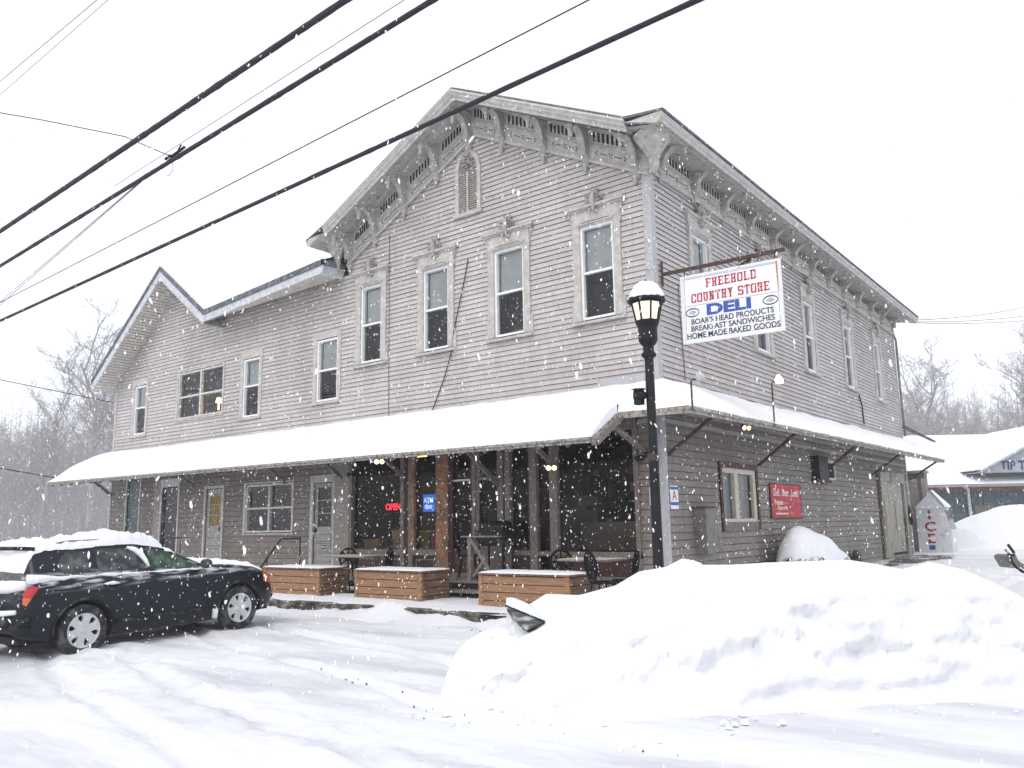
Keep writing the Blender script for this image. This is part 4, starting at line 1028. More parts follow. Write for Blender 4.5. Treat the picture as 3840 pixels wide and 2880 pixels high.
# goods standing in the window
MT['bagtan'] = mat('tan_paper_tub', (.38, .27, .14), .7, var=.1); MT['bagyel'] = mat('olive_yellow_tub', (.25, .2, .02), .6, var=.25, vs=6); MT['bagred'] = mat('red_white_box', (.25, .06, .07), .6, var=.7, vs=16)
def tub(x0, x1, z1, m, label, nm='tub', band=None):
    t = thing(nm, label, nm.replace('_', ' '), ((x0+x1)/2, .25, .95))
    g = MB(); c = (x0+x1)/2; w = (x1-x0)/2
    g.prism([(c-w*.82, .14, .95), (c+w*.82, .14, .95), (c+w, .12, z1), (c-w, .12, z1)], (0, .25, 0)); g.build('body', m, t)
    g = MB(); g.box(c-w-.01, c+w+.01, .11, .38, z1, z1+.03); g.build('lid', 'bagtan' if m != 'bagtan' else 'wood_b', t)
    if band: g = MB(); g.box(c-w*.7, c+w*.7, .112, .118, z1-.22, z1-.19); g.box(c-w*.5, c+w*.5, .112, .118, z1-.3, z1-.275); g.build('print', 'wood_b', t)
tub(-8.0, -7.45, 1.12, 'bagyel', 'low olive yellow tub at the far left of the shop window')
tub(-7.02, -6.62, 1.34, 'bagtan', 'tall tan paper tub in the shop window left of the red post', 'paper_tub', True)
tub(-6.16, -5.86, 1.30, 'bagyel', 'upright olive yellow tub right of the red post')
tub(-5.82, -5.52, 1.30, 'bagred', 'red and white printed box in the second shop window', 'carton')
MB(FR).box(-8.2, -5.5, -.42, -.08, .90, .945).build('window_shelf', 'int_brown', store)

# ---- planters
def planter(x, L, label, src=None):
    t = thing('planter_box', label, 'planter', (x, -2.2, .03), 'cedar planter boxes in front of the shop')
    g = MB(); D = .72; y0 = -2.2
    for k in range(4):
        z0, z1 = .03+k*.138, .03+(k+1)*.138-.013
        g.box(x, x+L, y0, y0+.035, z0, z1)
    g.build('front_board', 'cedar', t)
    g = MB()
    for k in range(4):
        z0, z1 = .03+k*.138, .03+(k+1)*.138-.013
        g.box(x+L-.035, x+L+.002, y0+.035, y0+D, z0, z1); g.box(x-.002, x+.035, y0+.035, y0+D, z0, z1); g.box(x, x+L, y0+D, y0+D+.035, z0, z1)
    g.build('side_board', 'cedar_s', t)
    g = MB(); g.box(x+.03, x+L-.03, y0+.03, y0+D, .03, .5); g.build('soil', 'dark', t)
    g = MB(); g.box(x-.025, x+L+.025, y0-.03, y0+.10, .585, .615); g.box(x-.025, x+.09, y0+.10, y0+D-.05, .585, .615); g.box(x+L-.09, x+L+.025, y0+.10, y0+D-.05, .585, .615); g.box(x-.025, x+L+.025, y0+D-.05, y0+D+.05, .585, .615); g.build('cap_rail', 'cedar_s', t)
    MB().box(x+L-.09, x+L-.002, y0-.012, y0+.0, .03, .585).build('corner_post', 'cedar', t); MB().box(x, x+.08, y0-.012, y0, .03, .585).build('corner_post', 'cedar', t)
    g = MB()
    def f(u, v):
        e = min(u, 1-u)*L/.10; e2 = min(v, 1-v)*D/.1; h = min(1, e, e2)**.5
        return (x-.02+u*(L+.04), y0-.02+v*(D+.06), .612+.032*h+.006*fbm(u*L*4, v*4, x, 3))
    g.grid(f, 40, 16); g.build('snow_cap', 'snow_s', t, smooth=True, recalc=False)
    g.f = []; return t
planter(-8.55, 1.86, 'cedar planter box beside the nose of the dark car')
planter(-5.62, 1.80, 'middle cedar planter box left of the shop steps')
planter(-2.46, 1.88, 'cedar planter box partly buried by the snow bank')

# ---- wooden steps and rail in front of the shop door
st = thing('wooden_steps', 'weathered wooden steps up to the shop door between two planters', 'steps', (-3.9, -1.0, .03))
g = MB(); g.box(-4.9, -3.0, -1.05, -.06, .33, .38); g.box(-4.9, -3.0, -1.4, -1.05, .18, .22); g.build('tread', 'wood_g', st)
g = MB(); g.box(-4.9, -3.0, -1.0, -.98, .03, .33); g.box(-4.9, -4.86, -1.0, -.1, .03, .33); g.box(-3.04, -3.0, -1.0, -.1, .03, .33); g.build('riser', 'dark', st)
rl = thing('wooden_railing', 'grey wooden railing with diagonal braces beside the shop steps', 'railing', (-3.6, -1.0, .38))
g = MB(); g.beam((-3.72, -.95, .38), (-3.72, -.95, 1.2), .09, .09); g.build('post', 'wood_g', rl)
g = MB(); g.beam((-3.9, -.98, 1.21), (-2.95, -.98, 1.21), .12, .03); g.build('handrail', 'wood_g', rl)
g = MB(); g.beam((-3.68, -.98, 1.16), (-3.15, -.98, .48), .05, .06); g.beam((-3.66, -.93, .45), (-3.38, -.93, .78), .05, .06); g.build('diagonal_brace', 'wood_g', rl)
gr = thing('barbecue_grill', 'black lidded grill standing behind the wooden railing', 'grill', (-3.4, -.55, .4))
g = MB(); g.tube([(-3.75, -.5, 1.34), (-3.15, -.5, 1.34)], .17, 14); g.build('lid', 'black', gr)
g = MB(); g.box(-3.8, -3.1, -.7, -.3, 1.12, 1.32); g.build('firebox', 'black', gr)
for (x, y) in ((-3.75, -.65), (-3.15, -.65), (-3.75, -.35), (-3.15, -.35)):
    g = MB(); g.beam((x, y, .42), (x, y, 1.12), .03, .03); g.build('leg', 'black', gr)
hr = thing('pipe_handrail', 'bent black pipe handrail at the steps of the grey door', 'handrail', (-9.3, -.9, .03))
g = MB(); g.tube([(-10.5, -.95, .45), (-10.12, -.95, .80), (-9.72, -.95, 1.15), (-9.66, -.95, 1.185), (-8.95, -.95, 1.2)], .022, 8); g.build('rail', 'black', hr)
g = MB(); g.tube([(-8.95, -.95, 1.2), (-8.95, -.95, .05)], .018, 8); g.build('post', 'black', hr); g = MB(); g.tube([(-10.2, -.95, .72), (-10.2, -.95, .05)], .018, 8); g.build('post', 'black', hr)
hr2 = thing('pipe_handrail', 'short black pipe handrail at the steps of the yellow-paned door', 'handrail', (-14.8, -.9, .03))
g = MB(); g.tube([(-15.4, -.9, 1.0), (-15.0, -.9, 1.22), (-14.1, -.9, 1.24)], .018, 8); g.build('rail', 'black', hr2)
for x in (-15.2, -14.9, -14.15):
    g = MB(); g.tube([(x, -.9, 1.12), (x, -.9, .05)], .014, 6); g.build('post', 'black', hr2)
# concrete door steps
for (x0, x1, lb) in ((-9.95, -8.75, 'snowy stone step under the grey door by the pilaster'), (-14.7, -13.4, 'snowy stone step under the yellow-paned door'), (-17.2, -15.7, 'snowy stone step under the dark glazed door')):
    t = thing('door_step', lb, 'step', ((x0+x1)/2, -.3, .03)); g = MB(); g.box(x0, x1, -.62, -.05, .03, .25); g.box(x0, x1, -.36, -.05, .25, .42); g.build('block', 'stone', t)
    g = MB(); g.box(x0+.01, x1-.01, -.61, -.36, .25, .275); g.box(x0+.01, x1-.01, -.35, -.06, .42, .445); g.build('snow_cap', 'snow_s', t)

# ---- cafe tables and chairs on the pavement
def cafe_table(x, y, w, label):
    t = thing('cafe_table', label, 'table', (x, y, .05), 'outdoor cafe tables'); zt = .84
    g = MB(); g.box(x-w/2, x+w/2, y-.34, y+.34, zt-.03, zt); g.build('tabletop', 'wood_g', t)
    g = MB(); g.box(x-w/2+.01, x+w/2-.01, y-.33, y+.33, zt, zt+.008); g.build('frost', 'cream', t)
    g = MB(); g.lathe((x, y, .06), [(.26, 0), (.26, .02), (.05, .07), (.03, .2), (.03, .70), (.12, .75)], 14); g.build('pedestal', 'iron', t)
def chair(x, y, rz, label):
    t = thing('cafe_chair', label, 'chair', (x, y, .05), 'black iron cafe chairs'); t.rotation_euler = (0, 0, rz)
    def bd(g, nm):
        o = g.build(nm, 'iron', None, smooth=False); o.parent = t; return o
    g = MB(); g.lathe((0, 0, .45), [(.0, .02), (.19, .02), (.20, .0), (.19, -.02), (.0, -.02)], 18); bd(g, 'seat')
    g = MB()
    c = (0, .20, .72); R1 = .19
    g.tube([(R1*math.cos(a), .20+.03*math.sin(a), .72+R1*1.05*math.sin(a)) for a in [2*math.pi*k/24 for k in range(25)]], .026, 6)
    g.tube([(.12*math.cos(a), .20+.03*math.sin(a), .72+.12*math.sin(a)) for a in [2*math.pi*k/20 for k in range(21)]], .010, 5)
    for k in range(8): a = k*math.pi/4; g.tube([(.03*math.cos(a), .2, .72+.03*math.sin(a)), (R1*math.cos(a), .2, .72+R1*math.sin(a))], .016, 4)
    g.lathe((0, .19, .72), [(.0, 0), (.09, 0), (.09, .02), (.0, .02)], 12, 'y')
    g.tube([(-.10, .17, .46), (-.13, .19, .56)], .012, 5); g.tube([(.10, .17, .46), (.13, .19, .56)], .012, 5); bd(g, 'backrest')
    for (sx, sy) in ((-1, -1), (1, -1), (-1, 1), (1, 1)):
        g = MB(); g.tube([(.12*sx, .12*sy, .44), (.15*sx, .15*sy, .25), (.20*sx, .20*sy, .0)], [.014, .012, .016], 6); bd(g, 'leg')
    return t
cafe_table(-6.55, -1.35, 1.2, 'narrow cafe table behind the middle planter')
cafe_table(-.62, -1.45, .95, 'square cafe table below the wide shop window')
for (x, y, a, lb) in ((-7.15, -1.15, .5, 'black round-backed iron chair beside the pale pilaster'), (-5.78, -1.4, -1.1, 'black round-backed iron chair behind the middle planter'),
                      (-1.28, -1.3, .9, 'black round-backed iron chair left of the square table'), (-.02, -1.45, -.9, 'black round-backed iron chair right of the square table'), (-.12, -1.95, 2.6, 'black round-backed iron chair half buried at the snow bank edge'),
                      (-4.05, -.65, 2.2, 'black iron chair on the wooden steps left of the railing')):
    c = chair(x, y, a, lb)
    if 'wooden steps' in lb: c.location.z = .38

# ---- street lamp
LX, LY = 1.97, -4.0
sl_ = thing('street_lamp', 'black post street lamp with lit glass lantern and snow cap', 'street lamp', (LX, LY, -.15))
g = MB(); g.lathe((LX, LY, 0), [(.16, -.2), (.16, .15), (.12, .25), (.10, .5), (.068, .6), (.063, 2.0), (.066, 2.2), (.066, 2.27), (.060, 2.3), (.058, 3.55)], 20); g.build('post', 'black', sl_, smooth=True)
g = MB(); g.lathe((LX, LY, 0), [(.067, 2.18), (.070, 2.18), (.070, 2.27), (.067, 2.27)], 20); g.build('band', 'brown_m', sl_)
g = MB(); g.lathe((LX, LY, 0), [(.06, 3.50), (.095, 3.53), (.095, 3.56), (.07, 3.59), (.07, 3.66), (.10, 3.69), (.125, 3.74), (.125, 3.90), (.15, 3.96), (.16, 3.99)], 20); g.build('neck', 'black', sl_, smooth=False)
g = MB(); g.lathe((LX, LY, 0), [(.138, 3.985), (.195, 4.24)], 8); g.build('glass', 'lampglass', sl_)
g = MB()
for k in range(8):
    a = 2*math.pi*(k)/8; g.beam((LX+.147*math.cos(a), LY+.147*math.sin(a), 3.975), (LX+.203*math.cos(a), LY+.203*math.sin(a), 4.25), .022, .018)
for k in range(8):
    a, b = 2*math.pi*k/8, 2*math.pi*(k+1)/8; g.beam((LX+.20*math.cos(a), LY+.20*math.sin(a), 4.235), (LX+.20*math.cos(b), LY+.20*math.sin(b), 4.235), .02, .03); g.beam((LX+.150*math.cos(a), LY+.150*math.sin(a), 3.985), (LX+.150*math.cos(b), LY+.150*math.sin(b), 3.985), .02, .02)
g.build('cage', 'black', sl_)
g = MB(); g.lathe((LX, LY, 0), [(.0, 4.245), (.245, 4.245), (.25, 4.265), (.22, 4.31), (.13, 4.40), (.0, 4.46)], 16); g.build('cap', 'black', sl_)
g = MB()
def capf(u, v):
    a = 2*math.pi*u; prof_ = [(.235, 4.275), (.232, 4.31), (.20, 4.38), (.15, 4.46), (.08, 4.515), (.0, 4.53)]
    q = v*5; i = min(4, int(q)); t = q-i; r = prof_[i][0]*(1-t)+prof_[i+1][0]*t; z = prof_[i][1]*(1-t)+prof_[i+1][1]*t
    z += (.02*math.sin(3*a+1)+.012*math.sin(8*a))*(1-v)
    return (LX+r*math.cos(a)*(1+.03*math.sin(5*a)), LY+r*math.sin(a), z)
g.grid(capf, 32, 15); g.build('snow_cap', 'snow_s', sl_, smooth=True, recalc=False)
g = MB(); g.tube([(LX, LY, 4.45), (LX, LY, 4.56)], .008, 6); g.build('finial', 'black', sl_)
g = MB(); dl = Vector((-.79, -.61, 0)); cc = Vector((LX, LY, 3.02))+dl*.15
g.tube([tuple(cc-dl*.09), tuple(cc-dl*.03), tuple(cc+dl*.03), tuple(cc+dl*.07)], [.04, .075, .08, .05], 12); g.box(cc.x-.05, cc.x+.05, cc.y-.05, cc.y+.05, 2.90, 3.12); g.build('outlet_box', 'black', sl_)
g = MB(); g.lathe((cc.x, cc.y, 3.10), [(.10, 0), (.09, .03), (.05, .06), (.0, .065)], 12); g.build('snow_cap', 'snow_s', sl_, smooth=True)

# ---- ice freezer and rear extension
ib = thing('ice_freezer', 'white slant-front ice freezer with red vertical letters at the far corner', 'ice freezer', (.4, 20, .2))
pr = [(-.08, .2), (1.01, .2), (1.03, .99), (.84, 1.76), (-.06, 1.80)]
g = MB(); g.prism([(x, 19.6, z) for x, z in pr], (0, 1.0, 0)); MT['icew'] = mat('freezer_white', (.60, .61, .63), .5, var=.06, vs=3, stain=((.36, .36, .37), 3, .55, .75)); g.build('cabinet', 'icew', ib)
g = MB(); a = [(-.1, 19.58, 1.79), (.87, 19.58, 1.76), (.87, 20.64, 1.76), (-.1, 20.64, 1.79), (.38, 19.95, 2.36), (.38, 20.3, 2.36)]
i = [g.vert(*q) for q in a]; g.face((i[0], i[1], i[4])); g.face((i[1], i[2], i[5], i[4])); g.face((i[2], i[3], i[5])); g.face((i[3], i[0], i[4], i[5])); g.face((i[0], i[3], i[2], i[1])); g.build('hood', 'icew', ib)
g = MB(); g.prism([(.40, 19.93, 2.38), (.89, 19.57, 1.79), (.89, 20.65, 1.79), (.40, 20.32, 2.38)], (.02, 0, .05)); g.build('hood_snow', 'snow_s', ib)
MT['icegl'] = mat('freezer_glass', (.10, .10, .11), .15); g = MB(); g.prism([(1.028, 19.66, 1.02), (1.028, 20.54, 1.02), (.862, 20.54, 1.70), (.862, 19.66, 1.70)], (.008, 0, .002)); g.build('glass_door', 'icegl', ib)
MT['icelet'] = mat('freezer_letter_red', (.28, .01, .03), .5)
for ch, z in (('I', 1.52), ('C', 1.10), ('E', .68)):
    text_mesh(ch, .46, lambda a, b, c, z=z: (.36+a*1.0, 19.598-c, z+b), 'icelet', 'lettering', ib, bold=.012, sx=1.15)
    g = MB(); g.box(.26, .48, 19.585, 19.597, z-.01, z+.05); g.build('letter_snow', 'snow_s', ib)
MB().box(.26, .46, 19.59, 19.598, .3, .46).build('blue_mark', 's_blue', ib)
ex = thing('rear_extension', 'low clapboard extension behind the ice freezer', 'extension', (-3, 20.8, .2))
g = MB(lambda a, o, z: (a, 20.7-o, z))
for k in range(2, 27):
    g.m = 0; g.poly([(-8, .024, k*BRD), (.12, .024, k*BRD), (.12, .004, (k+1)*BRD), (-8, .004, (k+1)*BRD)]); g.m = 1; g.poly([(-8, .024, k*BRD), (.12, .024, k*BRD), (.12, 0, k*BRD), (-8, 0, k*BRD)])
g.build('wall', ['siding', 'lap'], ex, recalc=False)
g = MB(); g.box(-8, .1, 20.72, 21.2, .1, 3.1); g.build('wall_core', 'siding_side', ex); g = MB(); g.box(-8.2, .16, 20.6, 21.3, 3.1, 3.2); g.build('roof', 'canopyw', ex)
g = MB(); g.box(-.10, -.02, 20.63, 20.68, .2, 3.1); g.build('downpipe', 'grey_m', ex)

def lerpl(L, t):
    q = t*(len(L)-1); i = min(len(L)-2, int(q)); f = q-i
    return tuple(a*(1-f)+b*f for a, b in zip(L[i], L[i+1]))
# ---- snow covered bush against the side wall
sb = thing('snowy_bush', 'rounded snow-laden bush against the side wall', 'bush', (.8, 5.6, .1))
g = MB()
BP = [(4.15, .55), (4.22, .75), (4.45, 1.08), (4.75, 1.25), (5.0, 1.31), (5.4, 1.28), (5.9, 1.17), (6.4, 1.07), (6.9, .95), (7.4, .78), (7.8, .66), (8.25, .52), (8.4, .3)]
def bush(u, v):
    y, zt = lerpl(BP, u); e = math.sin(math.pi*min(1, max(0, u)))**.35
    a = math.pi*v; x = .62-.42*e*math.cos(a); z = .0+(zt-.0)*math.sin(a)**.7+.0
    dd = .03*fbm(x*2, y*2, z*2, 3)
    return (x+dd, y, z+dd)
g.grid(bush, 48, 18); g.build('snow', 'snow_s', sb, smooth=True, recalc=False)
g = MB(); ri = random.Random(4)
for k in range(420):
    a = ri.choice((ri.gauss(math.pi, .45), ri.gauss(0, .5), ri.uniform(0, 6.28))); y = 6.05+2.08*math.cos(a); x = .80+.5*math.sin(a); z = ri.uniform(.05, .62)
    g.tube([(.7, y*.9+.6, .15), (x, y, z), (x+ri.uniform(-.1, .1), y+ri.uniform(-.16, .16), z+ri.uniform(-.03, .12))], [.012, .008, .004], 3, False)
    if k % 2 == 0: g.poly([(x, y, z), (x+.05, y+.04, z+.02), (x+.02, y+.08, z+.05)])
g.build('twigs', 'dark', sb, recalc=False)

# ---- buried black bin corner at the snow bank tip
bb = thing('plastic_bin', 'dark plastic bin corner sticking out of the snow bank tip', 'bin', (1.3, -5.9, .4))
MT['binb'] = mat('dark_grey_plastic', (.045, .05, .05), .55, var=.4, vs=9, dust=.5)
g = MB()
A = (1.19, -6.06, .545); B_ = (1.98, -6.45, .46)
g.prism([A, B_, (1.92, -6.67, .405), (1.71, -6.54, .45), (1.33, -6.22, .51)], (-.25, .45, -.18)); g.build('tub', 'binb', bb)
g = MB(); g.beam(A, B_, .02, .018); g.build('rim', 'black', bb)
g = MB()
def bcap(u, v):
    p = Vector(A).lerp(Vector(B_), u)+Vector((-.62*.9, .79*.9, 0))*v
    return (p.x, p.y, p.z+.008+.05*math.sin(v*math.pi*.6)*math.sin(math.pi*min(1, max(0, .04+u*.96)))**.6+.01*fbm(u*5, v*5, 2, 3)-(.3 if v == 1 else 0))
g.grid(bcap, 24, 12); g.build('snow_cap', 'snow', bb, smooth=True, recalc=False)

# ---- plowed snow bank (lofted mound) in front of the corner
crest = [(8.15, -.74, -.24), (8.25, -.71, -.11), (8.4, -.68, .01), (8.7, -.62, .14), (8.95, -.51, .23), (9.15, -.37, .29), (9.4, -.1, .35), (9.55, -.02, .43), (9.8, .35, .62), (9.8, .73, .60), (9.4, 1.11, .73), (9.0, 1.32, .9), (8.7, 1.56, .96), (8.62, 1.66, 1.02), (8.6, 1.71, 1.045), (8.5, 1.80, .985), (8.5, 2.18, .98), (8.5, 2.75, 1.0), (8.5, 3.36, 1.01), (8.6, 3.72, .95), (8.6, 3.95, .90), (8.6, 4.24, .97), (8.7, 4.62, .88), (8.8, 4.99, .73), (9.0, 5.39, .52), (9.5, 6.1, .15), (9.8, 6.6, -.16)]
toe = [(8.1, -.74), (8.0, -.72), (7.85, -.66), (7.7, -.55), (7.5, -.38), (7.35, -.2), (7.2, .05), (7.1, .28), (7.05, .5), (6.9, .75), (6.95, 1.0), (7.0, 1.3), (7.02, 1.5), (7.05, 1.65), (7.05, 1.8), (7.07, 1.9), (7.08, 2.0), (7.1, 2.2), (7.15, 2.5), (7.3, 2.9), (7.32, 3.3), (7.35, 3.6), (7.4, 3.9), (7.55, 4.4), (7.7, 4.8), (8.0, 5.3), (8.7, 6.0), (9.3, 6.5)]
g = MB()
def bank(u, v):
    dc, uc, zc = lerpl(crest, u); dt, ut = lerpl(toe, u); zg = -.20
    if v <= .7:      # near side: steep foot, then a gentle rise to the crest
        t = v/.7; d = dt+(dc-dt)*t; uu = ut+(uc-ut)*t
        pf = min(1, (t/.30))**.8*.60+.40*(t**1.2) if t < .30 else .60+.40*t**1.2-.0
        q_ = min(1, t/.36); base = .60*(q_*q_*(3-2*q_)*.6+q_*.4)+.40*(1-(1-t)**1.7)
        z = zg+(zc-zg)*base
    else:
        t = (v-.7)/.3; d = dc+1.5*t*(1-.35*(1-u)); uu = uc+.25*t; z = zg+(zc-zg)*max(0, (math.cos(t*math.pi)*.5+.5))
    P = CAM+F0*d+R0*uu; x, y = P.x, P.y
    k = math.sin(min(1, max(0, v))*math.pi)**.5 if 0 < v < 1 else 0
    away = min(1, abs(v-.7)*6)
    foot = math.exp(-((v-.14)/.12)**2)
    rg = .7-abs(fbm(x*2.1, y*2.1, 14, 4))*1.5
    z += k*away*(.055*fbm(x*1.3, y*1.3, 3, 4)+.020*rg+.022*fbm(x*6, y*6, 7, 4)+foot*(.11*fbm(x*3.2, y*3.2, 11, 5)))
    h = min(1, (zc+.2)/.5); off = (foot*.20*fbm(x*2.4, z*4, 5, 5)+.05*fbm(x*3.3, y*3.3, 8, 4)*away*k)*h
    return (x-F0.x*off, y-F0.y*off, z)
g.grid(bank, 420, 90)
MT['snow_b'] = mat('bank_snow', (.745, .755, .78), .85, bump=.5, bs=11, spec=.2)
tag(g.build('snow_bank', 'snow_b', smooth=True, recalc=False), 'big ploughed white snow bank in front of the lamp post', 'snow bank')
# chunks of thrown snow at the foot of the bank
g = MB(); ri = random.Random(12)
for k in range(150):
    u = ri.uniform(.02, .98); dt, ut = lerpl(toe, u); P = CAM+F0*(dt-ri.gauss(.15, .5)*(1+.6*math.sin(u*23)))+R0*(ut+ri.gauss(0, .1)); s = .006+.034*ri.random()**3
    z = gz(P.x, P.y)+.01; n0 = len(g.v)
    for (r, zz) in ((1, -.3), (.95, .25), (.55, .7)):
        for j in range(6):
            a = j*1.047+k; g.v.append((P.x+s*r*math.cos(a)*ri.uniform(.75, 1.25), P.y+s*r*math.sin(a)*ri.uniform(.75, 1.25), z+s*zz))
    for q in range(2):
        for j in range(6): a = n0+q*6+j; b = n0+q*6+(j+1) % 6; g.face((a, b, b+6, a+6))
    g.face([n0+12+j for j in range(6)])
tag(g.build('snow_chunks', 'snow_b'), 'loose snow chunks along the foot of the big bank', 'snow chunks', kind='stuff')
# further bank by the blue building
g = MB()
def bank2(u, v):
    pr_ = [(-.05, 17.2), (.5, 17.7), (1.0, 18.1), (1.42, 19.0), (1.84, 20.1), (1.95, 20.8), (1.95, 22.2), (2.1, 25), (1.6, 29), (.1, 33)]
    zc, uc = lerpl(pr_, u); t = v
    z = .1+(zc-.1)*math.sin(math.pi*min(1, v))**.8; P = CAM+F0*(31.5+6*v)+R0*uc
    k = math.sin(math.pi*v)
    return (P.x, P.y, z+k*(.12*fbm(P.x*.8, P.y*.8, 2, 4)+.04*fbm(P.x*3, P.y*3, 2, 3))-(.15 if v in (0, 1) else 0))
g.grid(bank2, 90, 40)
tag(g.build('snow_bank', 'snow', smooth=True, recalc=False), 'distant snow bank heaped before the blue building', 'snow bank')
# low ridge by the slush, right of the ploughed drive
g = MB()
def ridge(u, v):
    x = 3.0+3.2*u; y = 8.5-4*u+(v-.5)*2.4
    return (x, y, gz(x, y)-.05+.22*math.sin(math.pi*v)*math.sin(math.pi*u)**.5*(1+.4*fbm(x*2, y*2, 3, 3)))
g.grid(ridge, 40, 16)
tag(g.build('snow_ridge', 'snow', smooth=True, recalc=False), 'low snow ridge between the big bank and the ploughed drive', 'snow ridge')

# ---- blue building behind, right
def UD(u, d, z): P = CAM+F0*d+R0*u; return (P.x, P.y, z)
bl = thing('metal_building', 'low blue-grey building with snowy roof and lettered gable', 'building', UD(27, 44, 0))
g = MB(lambda a, o, z: UD(a, 42-o, z))
g.box(20.6, 36, -12, 0, -.3, 3.0); g.build('wall', 'bldblue', bl)
g = MB(lambda a, o, z: UD(a, 42-o, z))
for k in range(52): x = 20.7+k*.3; g.box(x, x+.03, 0, .03, -.2, 2.95)
g.build('wall_rib', 'bldblue', bl)
g = MB(lambda a, o, z: UD(a, 42-o, z)); g.prism([(20.0, .5, 3.03), (20.0, -5.5, 6.15), (20.0, -11.5, 3.1)], (16.5, 0, 0)); g.build('roof_snow', 'snow_s', bl)
g = MB(lambda a, o, z: UD(a, 42-o, z)); g.box(20.0, 36.5, .4, .52, 2.93, 3.03); g.box(22.85, 22.97, .06, .16, .3, 2.9); g.tube([(22.5, .45, 2.98), (22.91, .12, 2.8)], .06, 6); g.build('gutter', 'whited', bl)
g = MB(lambda a, o, z: UD(a, 42-o, z)); g.box(20.7, 36, .001, .02, 2.74, 2.93); g.build('brown_band', 'wood_b', bl)
# cross gable
gp = [(23.1, 3.60), (28.0, 6.05), (32.9, 3.60)]
g = MB(lambda a, o, z: UD(a, 42-o, z)); g.prism([(x, .9, z) for x, z in gp], (0, -7, 0)); gb = g.build('gable', 'bldgrey', bl)
g = MB(lambda a, o, z: UD(a, 42-o, z))
for (p, q) in ((gp[0], gp[1]), (gp[1], gp[2])):
    g.prism([(p[0], 1.2, p[1]+.02), (q[0], 1.2, q[1]+.02), (q[0], 1.2, q[1]+.13), (p[0], 1.2, p[1]+.13)], (0, -.12, 0))
g.build('rake_board', 'fascia', gb)
g = MB(lambda a, o, z: UD(a, 42-o, z))
for (p, q) in ((gp[0], gp[1]), (gp[1], gp[2])):
    g.prism([(p[0], 1.25, p[1]+.13), (q[0], 1.25, q[1]+.13), (q[0], 1.25, q[1]+.24), (p[0], 1.25, p[1]+.20)], (0, -7.5, 0))
g.build('gable_snow', 'snow_s', gb)
g = MB(lambda a, o, z: UD(a, 42-o, z)); g.prism([(20.0, 1.0, 3.05), (20, -1.5, 3.85), (20, -1.5, 3.05)], (16.5, 0, 0)); g.build('roof_snow', 'snow_s', bl)
MT['rp'] = mat('faded_red_letter', (.30, .05, .08), .6); MT['bp'] = mat('navy_letter', (.03, .05, .11), .6)
mb = lambda cx, cz: (lambda a, b, c: UD(cx+a, 42-.92-c, cz+b))
text_mesh('TIP TOP', .62, mb(25.95-.75, 3.92), 'bp', 'lettering', gb, bold=.012, sx=.88)
text_mesh('BREAD', .36, mb(26.35, 4.78), 'rp', 'lettering', gb, bold=.02, sx=1.2); text_mesh('BIKES', .42, mb(26.4, 4.36), 'rp', 'lettering', gb, bold=.02, sx=1.2)
g = MB(lambda a, o, z: UD(a, 42-o, z)); g.box(23.2, 24.1, .03, .05, .2, 2.0); g.build('door', 'wood_g', bl)

# ---- snow blower at the right edge
sbw = thing('snow_blower', 'grey snow blower handlebars with black grip at the right edge', 'snow blower', UD(8.5, 14, 0))
U = lambda u, z, d=14.0: UD(u, d, z)
g = MB(); g.tube([U(8.225, .955), U(8.31, .82)], .024, 8); g.build('grip', 'black', sbw)
g = MB(); g.tube([U(8.20, .795), U(8.31, .775)], .018, 8); g.build('lever', 'black', sbw)
g = MB(); g.tube([U(8.30, .83), U(8.33, .72), U(8.42, .58), U(8.7, .40, 13.7), U(9.1, .2, 13.3)], .02, 8); g.tube([U(8.40, .86, 14.4), U(8.47, .7, 14.3), U(8.75, .45, 14.1), U(9.1, .25, 13.9)], .018, 8); g.build('handlebar', 'grey_m', sbw)
g = MB(); g.prism([U(8.27, .77), U(8.25, .73), U(8.33, .57), U(8.37, .56), U(8.40, .62), U(8.33, .79)], tuple(F0*.5)); g.build('control_panel', 'grey_m', sbw)
g = MB(); g.tube([U(8.245, .76), U(8.26, .68), U(8.33, .565), U(8.36, .555)], .018, 6); g.tube([U(8.37, .54), U(8.43, .50)], .025, 6); g.build('panel_edge', 'black', sbw)
g = MB(); g.box(*[0, 0, 0, 0, 0, 0]) if False else g.tube([U(8.75, .30, 13.5), U(9.4, .30, 13.0)], .22, 12); g.build('engine', 'grey_m', sbw)
for d in (13.2, 13.9):
    g = MB(); c = Vector(U(9.0, .05, d)); g.tube([tuple(c-F0*.06), tuple(c+F0*.06)], .2, 14); g.build('wheel', 'black', sbw)

# ---- overhead cables
def wire(name, label, pts, r, z_sag=0, m='cable', seg=40, bumps=0, group='overhead utility cables'):
    P = [Vector(p) for p in pts]; L = []
    if len(P) == 2:
        for k in range(seg+1):
            t = k/seg; q = P[0].lerp(P[1], t); q.z -= z_sag*4*t*(1-t); L.append(q)
    else: L = P
    rs = [r*(1+bumps*abs(fbm(k*1.7, r*100, 2, 2))) for k in range(len(L))]
    o = MB().tube([tuple(q) for q in L], rs, 8).build(name, m, smooth=True)
    return tag(o, label, 'cable', group)
def ext(p, q, k0, k1):
    p, q = Vector(p), Vector(q); d = q-p; return [tuple(p-d*k0), tuple(q+d*k1)]
wire('overhead_cable', 'uppermost of the thick black cables crossing above the street', ext((-8.12, -8.06, 6.5), (1.23, -8.5, 6.5), 1.2, 1.2), .032, 0, bumps=.35, seg=300)
wire('overhead_cable', 'thick black cable carrying the wire splice', ext((-10.14, -7.3, 6.5), (1.9, -7.96, 6.5), 1.0, 1.0), .028, 0, bumps=.35, seg=300)
wire('overhead_cable', 'thin wire just above the lowest thick cable', ext((-9.6, -7.42, 5.66), (3.7, -8.03, 5.66), .8, .8), .0065, 0)
